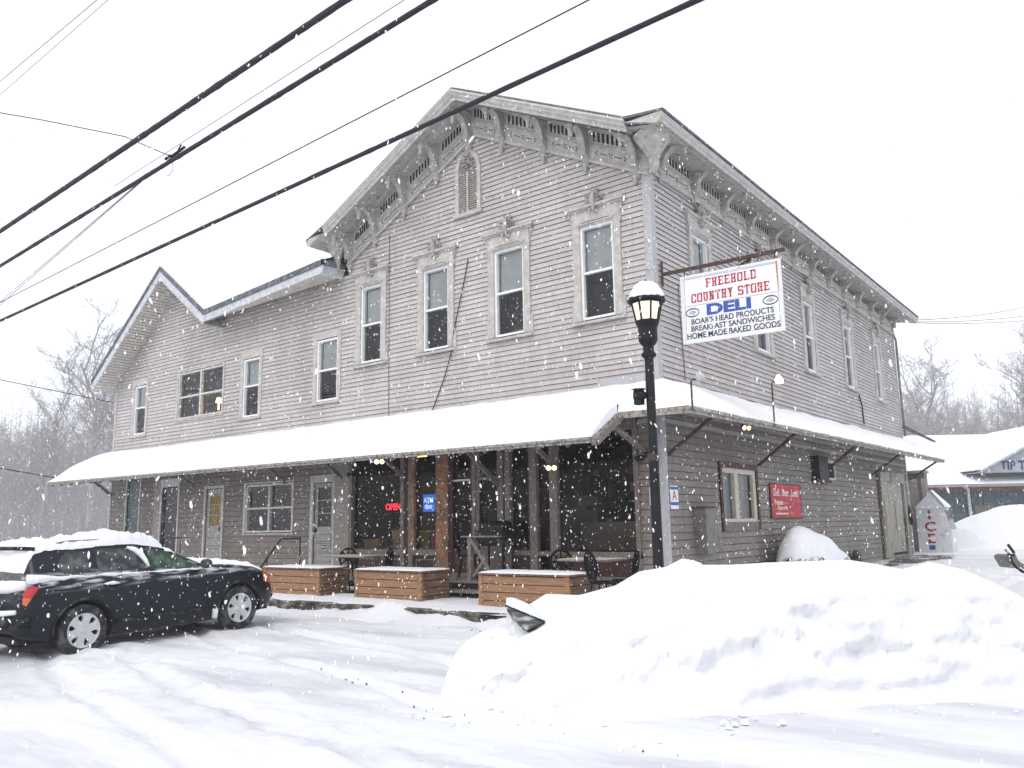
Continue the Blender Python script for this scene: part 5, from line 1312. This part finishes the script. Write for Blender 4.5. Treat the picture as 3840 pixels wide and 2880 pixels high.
wire('overhead_cable', 'lowest thick black cable, crossing in front of the gable', ext((-10.42, -7.11, 5.5), (4.51, -7.68, 5.5), .8, .7), .024, .0, bumps=.2, seg=300)
wire('overhead_cable', 'thin wire running close above the splice cable', ext((-5.1, -7.62, 6.62), (1.9, -8.0, 6.66), .0, 1), .004)
wire('overhead_cable', 'left one of two faint thin wires at the top left corner', ext((-7.76, -8.39, 9.0), (-4.32, -8.41, 9.0), 2, 1.5), .006, m='grey_m')
wire('overhead_cable', 'right one of two faint thin wires at the top left corner', ext((-8.25, -8.21, 9.0), (-4.21, -8.31, 9.0), 2, 1.5), .005, m='grey_m')
SPL = (-3.35, -7.66, 6.55)
wire('service_drop', 'thin line coming from the left to the splice', [(-12.6, -20.4, 7.9), (-9.0, -15.4, 7.42), (-6.0, -11.25, 7.12), (-4.4, -9.0, 6.93), (-3.75, -8.15, 6.80), SPL], .007)
wire('service_drop', 'upper of two thin wires leaving the thick cable downwards left', [(-4.2, -7.6, 6.52), (-12.76, -6.32, 6.46), (-24, -4.6, 6.5)], .006)
wire('service_drop', 'lower of two thin wires leaving the thick cable downwards left', [(-4.3, -7.6, 6.48), (-12.5, -6.4, 6.34), (-24, -4.9, 6.35)], .006)
sp = MB()
ri = random.Random(8)
for k in range(7): q = Vector(SPL)+Vector((ri.uniform(-.25, .2), ri.uniform(-.03, .03), ri.uniform(-.01, .05))); sp.tube([tuple(q), tuple(q+Vector((.12, 0, .02)))], .02, 6)
sp.tube([(-3.35, -7.66, 6.5), (-3.33, -7.66, 6.36), (-3.42, -7.66, 6.30), (-3.52, -7.66, 6.34)], .004, 5)
sp.tube([(-3.25, -7.66, 6.58), (-3.15, -7.66, 6.68)], .012, 5)
tag(sp.build('cable_splice', 'black'), 'knotted black wire splice clamped on the second thick cable', 'splice', None)
wire('service_drop', 'thin line reaching the left end of the building wall', [UD(-26, 24, 8.3), UD(-21, 27, 7.3), UD(-17.7, 28, 6.68), (-20.2, -.02, 5.68)], .014)
wire('service_drop', 'low double line reaching the left canopy tip', [UD(-17.5, 23, 3.62), UD(-14.9, 24, 3.3), (-20.1, -1.6, 3.1)], .016)
for k, (z, lb) in enumerate(((12.24, 'uppermost of three lines leaving the rear eave to the right'), (11.7, 'middle one of three lines leaving the rear eave to the right'), (11.35, 'lowest of three lines leaving the rear eave to the right'))):
    a = Vector((.05, 18.35, 8.55-.03*k)); b = Vector(UD(25.7, 40, z)); e = a+(b-a)*1.8; wire('service_drop', lb, [tuple(a), tuple(a.lerp(e, .5)-Vector((0, 0, .35))), tuple(e)] if False else [tuple(a), tuple(e)], .012, .5-.1*k)

# ---- the dark car
def make_car():
    K = .955
    def ip(tab, s):
        if s <= tab[0][0]: return tab[0][1]
        for (a, va), (b, vb) in zip(tab[:-1], tab[1:]):
            if s <= b:
                t = (s-a)/(b-a); return va+(vb-va)*t
        return tab[-1][1]
    def sm(tab):
        def f(s): return sum(ip(tab, s+d)*w_ for d, w_ in ((-.05, .2), (-.02, .2), (0, .2), (.02, .2), (.05, .2)))
        return f
    W_ = sm([(0, .70), (.06, .80), (.25, .87), (.7, .905), (1.2, .915), (3.4, .905), (4.0, .885), (4.3, .82), (4.48, .70), (4.6, .50)])
    ZT_ = sm([(0, .80), (.05, .83), (.10, 1.0), (.16, 1.12), (.30, 1.52), (.34, 1.60), (.5, 1.635), (1.2, 1.67), (1.8, 1.675), (2.2, 1.65), (2.46, 1.575), (2.75, 1.39), (3.05, 1.20), (3.15, 1.17), (3.6, 1.12), (4.1, 1.03), (4.38, .93), (4.52, .80), (4.6, .66)])
    BELT = sm([(0, .74), (.1, .92), (.2, 1.08), (.32, 1.14), (.6, 1.14), (2, 1.10), (2.9, 1.06), (3.2, 1.03), (3.7, .99), (4.1, .93), (4.4, .84), (4.6, .60)])
    WR = sm([(0, .62), (.2, .66), (.34, .60), (.6, .60), (1.6, .62), (2.3, .62), (2.55, .65), (2.8, .70), (3.05, .77), (4.1, .76), (4.4, .66), (4.6, .42)])
    ZR = sm([(0, .78), (.10, .97), (.16, 1.10), (.30, 1.46), (.36, 1.53), (.6, 1.57), (1.4, 1.60), (2.0, 1.585), (2.3, 1.53), (2.5, 1.46), (2.75, 1.31), (3.05, 1.12), (3.15, 1.095), (3.6, 1.05), (4.1, .97), (4.38, .88), (4.6, .62)])
    ZB_ = sm([(0, .42), (.1, .34), (.6, .26), (1, .22), (3.6, .22), (4.2, .24), (4.5, .30), (4.6, .38)])
    NS, NJ = 232, 64
    wheels_s = (1.04, 3.70); RA = .425; WZ = .355
    def sect(s):
        w_, zt, zb_, be, wr, zr = W_(s), ZT_(s), ZB_(s), BELT(s), WR(s), ZR(s)
        be = min(be, zr-.02)
        if zt < zr+.02: zt = zr+.02
        return [(w_*.84, zb_), (w_*.95, zb_+.05), (w_*.99, zb_+.22), (w_, (zb_+be)/2+.02), (w_*.985, be-.10), (w_*.955, be-.015), (w_*.935, be+.012), (wr+.012, zr-.03), (wr, zr), (wr*.93, zr+(zt-zr)*.45), (wr*.6, zt-.015), (0, zt)]
    CP = None; rows = []; tags = []
    segn = [2, 4, 8, 8, 3, 2, 14, 2, 4, 6, 8]   # samples per control span
    for i in range(NS+1):
        s = 4.6*i/NS; c = sect(s); row = []; tg = []
        for k, nk in enumerate(segn):
            for j in range(nk):
                t = j/nk; row.append((s, c[k][0]*(1-t)+c[k+1][0]*t, c[k][1]*(1-t)+c[k+1][1]*t)); tg.append(k)
        row.append((s, c[-1][0], c[-1][1])); rows.append(row); tags = tg
    NJ = len(rows[0])
    # snap vertices near the arches onto the arch circle
    for i, row in enumerate(rows):
        for j, (s, y, z) in enumerate(row):
            for ws in wheels_s:
                d = math.hypot(s-ws, z-WZ)
                if abs(d-RA) < .016 and j < 24: row[j] = (ws+(s-ws)*RA/d, y, WZ+(z-WZ)*RA/d)
    def inpoly(s, z, P):
        c = False; n = len(P)
        for k in range(n):
            (x1, y1), (x2, y2) = P[k], P[(k+1) % n]
            if (y1 > z) != (y2 > z) and s < (x2-x1)*(z-y1)/(y2-y1)+x1: c = not c
        return c
    WINS = {'rear_quarter_window': [(.69, 1.21), (.80, 1.18), (1.14, 1.17), (1.17, 1.50), (1.0, 1.535), (.86, 1.51), (.75, 1.40)],
            'rear_door_window': [(1.26, 1.165), (2.12, 1.13), (2.09, 1.28), (2.0, 1.42), (1.86, 1.51), (1.7, 1.53), (1.29, 1.53)],
            'front_door_window': [(2.20, 1.125), (2.98, 1.085), (2.93, 1.14), (2.74, 1.29), (2.52, 1.42), (2.30, 1.50), (2.22, 1.50)]}
    parts = {'body': ([], {})}
    def put(name, quad):
        parts.setdefault(name, ([], {}))[0].append(quad)
    for side in (1, -1):
        for i in range(NS):
            for j in range(NJ-1):
                a, b, c, d = rows[i][j], rows[i+1][j], rows[i+1][j+1], rows[i][j+1]
                cs = (a[0]+b[0]+c[0]+d[0])/4; cz = (a[2]+b[2]+c[2]+d[2])/4; tg = tags[j]
                if tg < 5 and any(math.hypot(cs-ws, cz-WZ) < RA for ws in wheels_s): continue
                nm = 'body'
                if tg in (5, 6, 7):
                    for wn, P in WINS.items():
                        if inpoly(cs, cz, P): nm = wn+('_r' if side > 0 else '_l')
                if tg >= 8:
                    if 2.50 < cs < 3.03: nm = 'windscreen'
                    if .165 < cs < .30 and tg >= 9: nm = 'rear_window'
                if tg in (3, 4, 5, 6) and 4.22 < cs < 4.50 and cz > .66+.3*(4.5-cs): nm = 'headlamp'+('_r' if side > 0 else '_l')
                q = [(p[0], side*p[1], p[2]) for p in (a, b, c, d)]
                put(nm, q if side > 0 else q[::-1])
        for i in (0, NS):
            q = [(p[0], side*p[1], p[2]) for p in rows[i]]
            for j in range(NJ-1): put('body', [q[j], q[j+1], (q[j+1][0], 0, q[j+1][2]), (q[j][0], 0, q[j][2])])
    return K, parts, rows, tags, wheels_s, WZ, RA, ZT_, W_
MT['carpaint'] = mat('dark_navy_paint', (.004, .0075, .0135), .28, spec=.3, dust=.75, dz=(.86, .98, 1.04, 1.16), stretch=(.45, 1, 3.2))
MT['carplast'] = mat('black_bumper_plastic', (.006, .006, .007), .6, dust=.08, spec=.2)
MT['carglass'] = mat('tinted_car_glass', (.02, .02, .023), .12, spec=.4, dust=.10)
MT['carglass_f'] = mat('greenish_car_glass', (.025, .06, .035), .10, spec=.4, dust=.12)
MT['taillens'] = mat('red_tail_lens', (.45, .015, .02), .25); MT['amber'] = mat('amber_lens', (.6, .12, .04), .25)
MT['rim'] = mat('silver_wheel', (.52, .53, .55), .35, metal=.35, dust=.3); MT['tyre'] = mat('tyre_rubber', (.012, .012, .013), .85, dust=.10, bump=.6, bs=50)
def build_car(label):
    K, parts, rows, tags, WS, WZ, RA, ZT_, W_ = make_car()
    t = thing('parked_car', label, 'car', (0, 0, 0))
    warp = lambda s: .6-(.6-s)*.72 if s < .6 else s if s < 1.5 else (1.5+(s-1.5)*.833 if s < 2.2 else (2.083+(s-2.2)*1.115 if s < 3.22 else (s if s < 4.05 else 4.05+(s-4.05)*1.12)))
    zw = lambda z: z if z < 1.02 else 1.02+(z-1.02)*.86
    Tm = lambda s, y, z: ((warp(s)-2.3)*K, -y*K, zw(z)*K)         # car frame: +x forward, +y left
    gi = {}
    order = {}
    def mesh(nm, quads, m, parent=t, smooth=True):
        idx = {}; g = MB()
        for q in quads:
            ids = []
            for p in q:
                key = (round(p[0], 4), round(p[1], 4), round(p[2], 4))
                if key not in idx: idx[key] = len(g.v); g.v.append(Tm(*p))
                ids.append(idx[key])
            ids2 = [i for k, i in enumerate(ids) if i not in ids[:k]]
            if len(ids2) > 2: g.face(ids2)
        o = g.build(nm, m, None, smooth=smooth, recalc=False); o.parent = parent; return o
    mm = {'body': 'carpaint', 'windscreen': 'carglass', 'rear_window': 'carglass'}
    body = None
    for nm, (qs, _) in parts.items():
        base = nm[:-2] if nm.endswith(('_r', '_l')) else nm
        mname = mm.get(base) or ('carglass_f' if 'front_door' in base else 'carglass' if 'window' in base else 'taillens' if 'tail' in base else 'amber')
        o = mesh({'windscreen': 'windscreen', 'body': 'body'}.get(base, 'side_window' if ('door_window' in base or 'quarter' in base) else base), qs, mname)
        if nm == 'body': body = o
    def part(g, nm, m, parent=t, smooth=False):
        g.v = [Tm(v[0], v[1], v[2]) for v in g.v]; o = g.build(nm, m, None, smooth=smooth); o.parent = parent; return o
    def yat(s, z):
        i = min(len(rows)-1, max(0, int(s/4.6*(len(rows)-1)))); r = rows[i]
        for a, b in zip(r[:-1], r[1:]):
            if a[2] <= z <= b[2] and b[2]-a[2] > 1e-6: return a[1]+(b[1]-a[1])*(z-a[2])/(b[2]-a[2])
        return r[20][1]
    for sd in (1, -1):
        for nm, mname, v0, v1 in (('tail_lamp', 'taillens', .42, 1), ('tail_lamp', 'amber', 0, .40)):
            g = MB(); q = []
            for iu in range(11):
                for iv in range(7):
                    v = v0+(v1-v0)*iv/6; s0 = .085+.035*v; s1 = .13+.20*v; s_ = s0+(s1-s0)*iu/10; z_ = .80+.225*v-.03*iu/10*(1-v)
                    q.append((s_, sd*(yat(s_, z_)+.026), z_))
            base = len(g.v); g.v += q
            for iu in range(10):
                for iv in range(6): a = base+iu*7+iv; g.face((a, a+1, a+8, a+7))
            g.v = [Tm(*v) for v in g.v]; o = g.build(nm, mname, None, smooth=True, recalc=False); o.parent = t
    # wheels
    for ws in WS:
        for sd in (1, -1):
            g = MB(); prof = [(.21, -.085), (.26, -.105), (.31, -.115), (.345, -.10), (.355, -.06), (.356, 0), (.355, .06), (.345, .10), (.31, .115), (.26, .105), (.22, .085)]
            g.lathe((ws, sd*.80, WZ), prof, 36, 'y'); 
            wh = part(g, 'wheel', 'tyre', t, True)
            g = MB(); yo = sd*.80+sd*.085
            g.lathe((ws, yo, WZ), [(.248, 0), (.236, sd*.012), (.215, sd*.004), (.215, -sd*.03)], 36, 'y')
            for k in range(6):
                a = k*math.pi/3+.26; cx, cz = math.cos(a), math.sin(a); px, pz = -cz, cx
                
                for (r0, r1, wa, wb) in ((.03, .11, .06, .055), (.11, .165, .055, .055), (.165, .222, .055, .10)):
                    q = [(ws+cx*r0+px*wa, yo-sd*.002, WZ+cz*r0+pz*wa), (ws+cx*r0-px*wa, yo-sd*.002, WZ+cz*r0-pz*wa), (ws+cx*r1-px*wb, yo-sd*.0, WZ+cz*r1-pz*wb), (ws+cx*r1+px*wb, yo, WZ+cz*r1+pz*wb)]
                    g.prism(q, (0, -sd*.035, 0))
            g.lathe((ws, yo, WZ), [(.0, sd*.008), (.045, sd*.006), (.055, -sd*.01)], 16, 'y')
            part(g, 'rim', 'rim', wh)
            g = MB(); g.lathe((ws, yo-sd*.05, WZ), [(.0, 0), (.22, 0)], 24, 'y'); part(g, 'brake_disc', 'black', wh)
    # arch liners, underbody
    for ws in WS:
        for sd in (1, -1):
            g = MB(); n = 16; base = 0
            for k in range(n+1):
                a = math.pi*(-.06+1.12*k/n)
                for y in (.925 if False else W_(ws)*.985, .45): g.v.append((ws+(RA+.004)*math.cos(a), sd*y, WZ+(RA+.004)*math.sin(a)))
            for k in range(n): b = base+2*k; g.face((b, b+1, b+3, b+2))
            part(g, 'arch_liner', 'dark')
    for ws in WS:
        for sd in (1, -1):
            g = MB(); g.tube([(ws+(RA+.01)*math.cos(a), sd*(W_(ws+RA*math.cos(a))*(.985)+.004), WZ+(RA+.01)*math.sin(a)) for a in [math.pi*(-.05+1.1*k/22) for k in range(23)]], .022, 6)
            part(g, 'arch_trim', 'carplast', t, True)
    g = MB(); g.box(.15, 4.45, -.62, .62, .24, .34); g.box(1.45, 3.3, -.86, .86, .22, .30); part(g, 'underbody', 'dark')
    g = MB(); g.tube([(-.0+.03, -.72, .55), (-.03, -.4, .54), (-.04, 0, .54), (-.03, .4, .54), (.03, .72, .55), (.2, .88, .55)], .075, 10)
    g.tube([(4.52, -.55, .48), (4.62, 0, .48), (4.52, .55, .48)], .09, 10); g.tube([(.2, -.88, .55), (.03, -.72, .55)], .07, 8); part(g, 'bumper', 'carplast', t, True)
    for sd in (1, -1):
        g = MB(); g.tube([(3.02, sd*.86, 1.12), (3.00, sd*.95, 1.15), (2.98, sd*1.00, 1.16), (2.96, sd*1.03, 1.16)], [.03, .075, .09, .05], 10); part(g, 'mirror', 'carplast', t, True)
        for hs_ in (1.42, 2.38):
            g = MB(); g.tube([(hs_-.11, sd*.905, .935), (hs_-.08, sd*.94, .94), (hs_+.08, sd*.94, .935), (hs_+.11, sd*.905, .93)], [.012, .018, .018, .012], 6); part(g, 'door_handle', 'carplast')
        g = MB()
        for (s0, pts) in ((1.15, [(1.20, 1.13), (1.26, .95), (1.44, .72), (1.48, .36)]), (2.09, [(2.16, 1.10), (2.16, .85), (2.17, .5), (2.18, .30)]), (3.3, [(3.04, 1.04), (3.06, .8), (3.08, .55), (3.08, .30)])):
            g.tube([(s_, sd*(W_(s_)*(1.0 if z_ < .95 else .965)-.001), z_) for s_, z_ in pts], .005, 4)
        g.tube([(1.5, sd*.915, .42), (3.2, sd*.912, .42)], .028, 6); part(g, 'door_seam', 'carplast')
        g = MB(); g.tube([(.7, sd*.56, 1.66), (.9, sd*.56, 1.70), (2.1, sd*.57, 1.69), (2.35, sd*.57, 1.62)], .014, 6); part(g, 'roof_rail', 'grey_m')
    g = MB(); g.tube([(.40, -.60, 1.60), (.28, -.5, 1.615), (.20, 0, 1.62), (.28, .5, 1.615), (.40, .60, 1.60)], .032, 8); part(g, 'spoiler', 'carplast', t, True)
    # snow lying on roof, bonnet, tail and window ledges
    g = MB(); NS = len(rows)-1; NJ = len(rows[0])
    def th(s, y, z, kind):
        n_ = fbm(s*2.6, y*2.6, 4, 4); n2 = fbm(s*7, y*7, 9, 3)
        if kind == 'roof':
            e = min(1, (s-.20)/.22, (2.50-s)/.16); ey = min(1, (.62-abs(y))/.07)
            return max(0, min(e, ey))**.5*(.075+.08*max(-.6, n_)+.05*n2+.07*math.exp(-((s-1.95)/.5)**2)*(1 if s < 2.15 else max(0, 1-(s-2.15)*4)))
        if kind == 'hood':
            e = min(1, (s-2.98)/.10, (4.30-s)/.2)*min(1, max(0, (n_+.55)*2.2)); ey = min(1, (.70-abs(y))/.12)
            return max(0, min(e, ey))**.5*(.06+.04*n_+.02*n2)
        if kind == 'screen':
            return max(0, min(1, (n_-.02)*4))*max(0, min(1, (s-2.5)/.1))*.04
    js = [j for j in range(NJ) if (tags+[99])[j] >= 7]
    for kind, s0, s1 in (('roof', .20, 2.52), ('hood', 2.98, 4.34), ('screen', 2.5, 3.02)):
        i0, i1 = int(s0/4.6*NS), int(s1/4.6*NS)+1
        col = []
        for i in range(i0, i1+1):
            r = []
            seq = [(rows[i][j], -1) for j in js]+[(rows[i][j], 1) for j in reversed(js[:-1])]
            for (p, sg_) in seq:
                y = sg_*p[1]; h = th(p[0], y, p[2], kind); r.append((p[0], y, p[2]+h-(.012 if h <= .001 else 0)))
            col.append(r)
        b0 = len(g.v); n_ = len(col[0])
        for r in col:
            for p in r: g.v.append(p)
        for i in range(len(col)-1):
            for j in range(n_-1): a = b0+i*n_+j; g.face((a, a+1, a+n_+1, a+n_))
    g.v = [Tm(*v) for v in g.v]; o = g.build('roof_snow', 'snow_s', None, smooth=True, recalc=False); o.parent = t
    g = MB()
    for sd in (1, -1):       # ledge along the belt line, thicker at the tail, clinging lumps
        pts = [(.15+2.9*k/60) for k in range(61)]
        g.tube([(s_, sd*(W_(s_)*.955+.004), 1.145-.025*s_+.015*fbm(s_*5, 1, 2, 3)+.0) for s_ in pts], [.010+.030*max(0, fbm(s_*3.1, sd, 3, 4)+.25)+.10*max(0, (.85-s_)) for s_ in pts], 6)
        g.tube([(1.85, sd*.655, 1.54), (1.98, sd*.68, 1.49), (2.08, sd*.72, 1.40), (2.14, sd*.77, 1.29), (2.16, sd*.83, 1.19)], [.02, .05, .055, .04, .02], 8)
        g.tube([(1.30, sd*.93, .975), (1.42, sd*.95, .98), (1.54, sd*.93, .97)], [.01, .03, .01], 6)
        g.tube([(3.20, sd*.88, .46), (3.22, sd*.89, .36), (3.22, sd*.87, .25)], [.02, .05, .05], 7)
        g.tube([(2.96, sd*.98, 1.23), (3.0, sd*.94, 1.22)], [.04, .03], 6)
    g.tube([(.14, -.78, 1.05), (.10, -.4, 1.02), (.08, 0, 1.0), (.10, .4, 1.02), (.14, .78, 1.05)], [.07, .10, .09, .10, .07], 8)
    g.tube([(.0, -.75, .70), (-.04, -.3, .66), (-.04, .3, .66), (.0, .75, .70)], [.03, .05, .045, .03], 8)
    g.v = [Tm(*v) for v in g.v]; o = g.build('clinging_snow', 'snow_s', None, smooth=True); o.parent = t
    return t
car = build_car('dark navy sport utility car with snow on its roof, parked nose to the store')
PR = Vector((-4.73, -7.79, .11)); PF = Vector((-4.91, -5.26, .185))      # hub centres on the visible side; the lot climbs a little
d_ = (PF-PR).normalized(); yaw_ = math.atan2(d_.y, d_.x); pit_ = math.asin(d_.z)
car.rotation_euler = (0, -pit_, yaw_)
rotm = car.rotation_euler.to_matrix()
car.location = PR-rotm @ Vector(((1.04-2.3)*.955, -.885*.955, .355*.955))
car2 = copy_tree(car); car2['label'] = 'snow-covered car at the left edge, mostly outside the view behind the dark car'
car2.location = (-7.75, -9.75, -.22)

# ---- bare trees
def tree_mesh(seed, h, spread):
    rr = random.Random(seed); gt = MB(); gc = MB()
    def branch(g, p, d, L, r, depth):
        n = 4 if depth > 1 else 3; pts = [p]; rs = [r]; q = p.copy(); dd = d.copy()
        for k in range(n):
            dd = (dd+Vector((rr.gauss(0, .16), rr.gauss(0, .16), rr.gauss(0, .08)+(.07 if depth < 4 else .0)))).normalized()
            q = q+dd*(L/n); pts.append(q.copy()); rs.append(max(.012, r*(1-.62*(k+1)/n)))
        g.tube([tuple(x) for x in pts], rs, 6 if depth == 4 else (4 if depth > 1 else 3), False)
        if depth == 0: return
        nb = {4: 9, 3: 6, 2: 6, 1: 5}[depth]
        for k in range(nb):
            t = (.32 if depth == 4 else .15)+(1-(.32 if depth == 4 else .15))*(k+rr.random())/nb; i = min(n-1, int(t*n)); f = t*n-i
            b = pts[i].lerp(pts[i+1], min(1, f)); ax = Vector((rr.gauss(0, 1), rr.gauss(0, 1), rr.gauss(0, .35))).normalized()
            nd = (dd*(.75 if depth < 4 else .85)+ax*spread).normalized()
            branch(gc, b, nd, L*rr.uniform(.38, .62)*(1.15-t*.45), rs[i]*.55, depth-1)
    branch(gt, Vector((0, 0, -.3)), Vector((0, 0, 1)), h, h*.017, 4)
    def mk(g, nm, m):
        me = bpy.data.meshes.new(nm); me.from_pydata(g.v, [], g.f); me.materials.append(MT[m]); return me
    return mk(gt, 'trunk', 'bark'), mk(gc, 'crown', 'twig')
TM = [tree_mesh(k*7+1, hh, sp_) for k, (hh, sp_) in enumerate(((11, .75), (13, .62), (14, .85), (12, .7), (9, .9)))]
def tree(u, d, k, s, label, group, rz):
    P = UD(u, d, .1); t = thing('bare_tree', label, 'tree', P, group); t.scale = (s, s, s); t.rotation_euler = (0, 0, rz)
    for nm, me in zip(('trunk', 'crown'), TM[k]):
        o = link(bpy.data.objects.new(nm, me)); o.parent = t
tr = random.Random(21)
LL = 'leafless tree fading into the snowy haze left of the store'; LG = 'hazy woods left of the store'
for k in range(78):
    d = tr.uniform(150, 300); fr_ = tr.uniform(-.86, -.44)
    tree(fr_*d, d, tr.randrange(5), tr.uniform(.75, 1.15)*(d/60)**.75*.66, LL, LG, tr.random()*6)
tree(-.512*125, 125, 2, 2.0, 'tallest leafless tree just left of the left gable', LG, 1.0)
tree(-.455*135, 135, 0, 2.2, 'leafless tree half hidden behind the left gable overhang', LG, 3.0)
tree(-.57*130, 130, 3, 1.75, 'leafless tree standing nearest the left edge of the woods', LG, 2.0)
RL = 'leafless tree fading into the snowy haze behind the blue building'; RG = 'hazy woods behind the blue building'
for k in range(58):
    d = tr.uniform(170, 310); fr_ = tr.uniform(.42, .86)
    tree(fr_*d, d, tr.randrange(5), tr.uniform(.75, 1.05)*(d/65)**.82*.72, RL, RG, tr.random()*6)
for (f, d, k, s, lb) in ((.505, 165, 2, 2.1, 'forked leafless tree rising left of the lettered gable'), (.585, 170, 1, 2.55, 'tall narrow leafless tree near the right edge'), (.63, 165, 3, 2.5, 'leafless tree cut by the right edge of the view'), (.475, 165, 0, 2.3, 'leafless tree just right of the rear wall corner')):
    tree(f*d, d, k, s, lb, RG, f*30)
# far woods as one mass of thin stems behind the trees one can tell apart
g = MB(); ri = random.Random(31)
for (lo, hi, d0, d1, n_, hh) in ((-.95, -.42, 260, 360, 1150, 50), (.40, .95, 280, 370, 1050, 54)):
    for k in range(n_):
        d = ri.uniform(d0, d1); u = ri.uniform(lo, hi)*d; P = Vector(UD(u, d, 0)); h = hh*ri.uniform(.55, 1.0); r = ri.uniform(.1, .28)
        g.tube([tuple(P), tuple(P+Vector((ri.gauss(0, .3), ri.gauss(0, .3), h*.55))), tuple(P+Vector((ri.gauss(0, .6), ri.gauss(0, .6), h)))], [r, r*.7, .03], 3, False)
        for j in range(16):
            t = ri.uniform(.12, 1); b = P+Vector((0, 0, h*t)); a = ri.uniform(0, 6.28); L = ri.uniform(2, 7)*(1.25-t*.6)
            g.tube([tuple(b), tuple(b+Vector((math.cos(a)*L, math.sin(a)*L, L*.75)))], [.06, .035], 3, False)
tag(g.build('far_woods', 'twig', recalc=False), 'far mass of bare grey woods in the haze', 'woods', kind='stuff')
# low brush under the left woods
g = MB()
for k in range(2600):
    d = ri.uniform(120, 240); u = ri.uniform(-.95, -.44)*d; P = Vector(UD(u, d, 0)); h = ri.uniform(1, 8)
    g.tube([tuple(P), tuple(P+Vector((ri.gauss(0, .4), ri.gauss(0, .4), h)))], [.05, .025], 3, False)
tag(g.build('underbrush', 'twig', recalc=False), 'thin bare underbrush in front of the left woods', 'underbrush', kind='stuff')

# ---- falling snow
g = MB(); fr = random.Random(77)
MT['flake'] = mat('snowflake', (.9, .91, .93), .9, spec=.1)
ph = (1+5**.5)/2
def flake(P, s, el):
    ax = Vector((fr.gauss(0, .28), fr.gauss(0, .28), -1)).normalized(); x = ax.cross(Vector((1, 0, 0))).normalized(); y = ax.cross(x)
    i = len(g.v)
    if (P-CAM).length < 5.5:
        n6 = 7; rws = []
        for (t_, rr2) in ((-1, .0), (-.6, .75), (0, 1), (.6, .8), (1, .0)):
            q = []
            for k in range(n6):
                a = 2*math.pi*k/n6; R2 = s*rr2*fr.uniform(.7, 1.15); q.append(len(g.v)); g.v.append(tuple(P+ax*s*el*t_+(x*math.cos(a)+y*math.sin(a))*R2))
            rws.append(q)
        for a_, b_ in zip(rws[:-1], rws[1:]):
            for k in range(n6): g.face((a_[k], a_[(k+1) % n6], b_[(k+1) % n6], b_[k]))
        return
    g.v.append(tuple(P+ax*s*el))
    for k in range(4):
        a = k*math.pi/2+.6; g.v.append(tuple(P+(x*math.cos(a)+y*math.sin(a))*s*fr.uniform(.6, 1.2)))
    g.v.append(tuple(P-ax*s*el))
    for k in range(4): a, b = i+1+k, i+1+(k+1) % 4; g.f += [(i, a, b), (i+5, b, a)]; g.mi += [0, 0]
N = 0
while N < 68000:
    x, y, z = fr.uniform(-16, 11), fr.uniform(-13.2, 4), fr.uniform(-.1, 11)
    if y > -.3 and x < .3: continue
    P = Vector((x, y, z))
    if (P-CAM).length < 1.9: continue
    flake(P, fr.choice((.0028, .003, .0035, .004, .005, .007) if (P-CAM).length > 5 else (.002, .003, .004)), fr.uniform(1.2, 3.4)); N += 1
for k in range(2600):
    x, y, z = fr.uniform(.4, 9), fr.uniform(0, 22), fr.uniform(0, 11); flake(Vector((x, y, z)), fr.choice((.005, .007, .009)), fr.uniform(1, 2))
tag(g.build('falling_snow', 'flake', recalc=False), 'falling snowflakes filling the air', 'snowfall', kind='stuff')

# ---- snowy air
hz = MB(); hz.box(-420, 330, -30, 420, -1.6, 60); 
hm = bpy.data.materials.new('haze'); hm.use_nodes = True; n = hm.node_tree; n.nodes.clear()
o = n.nodes.new("ShaderNodeOutputMaterial"); pv_ = n.nodes.new("ShaderNodeVolumePrincipled"); pv_.inputs["Density"].default_value = .0011; pv_.inputs["Color"].default_value = (.93, .94, .97, 1); pv_.inputs["Anisotropy"].default_value = 0.0
n.links.new(pv_.outputs[0], o.inputs["Volume"])
ho = hz.build('haze', hm); tag(ho, 'pale snowy haze filling the air', 'haze', kind='stuff')
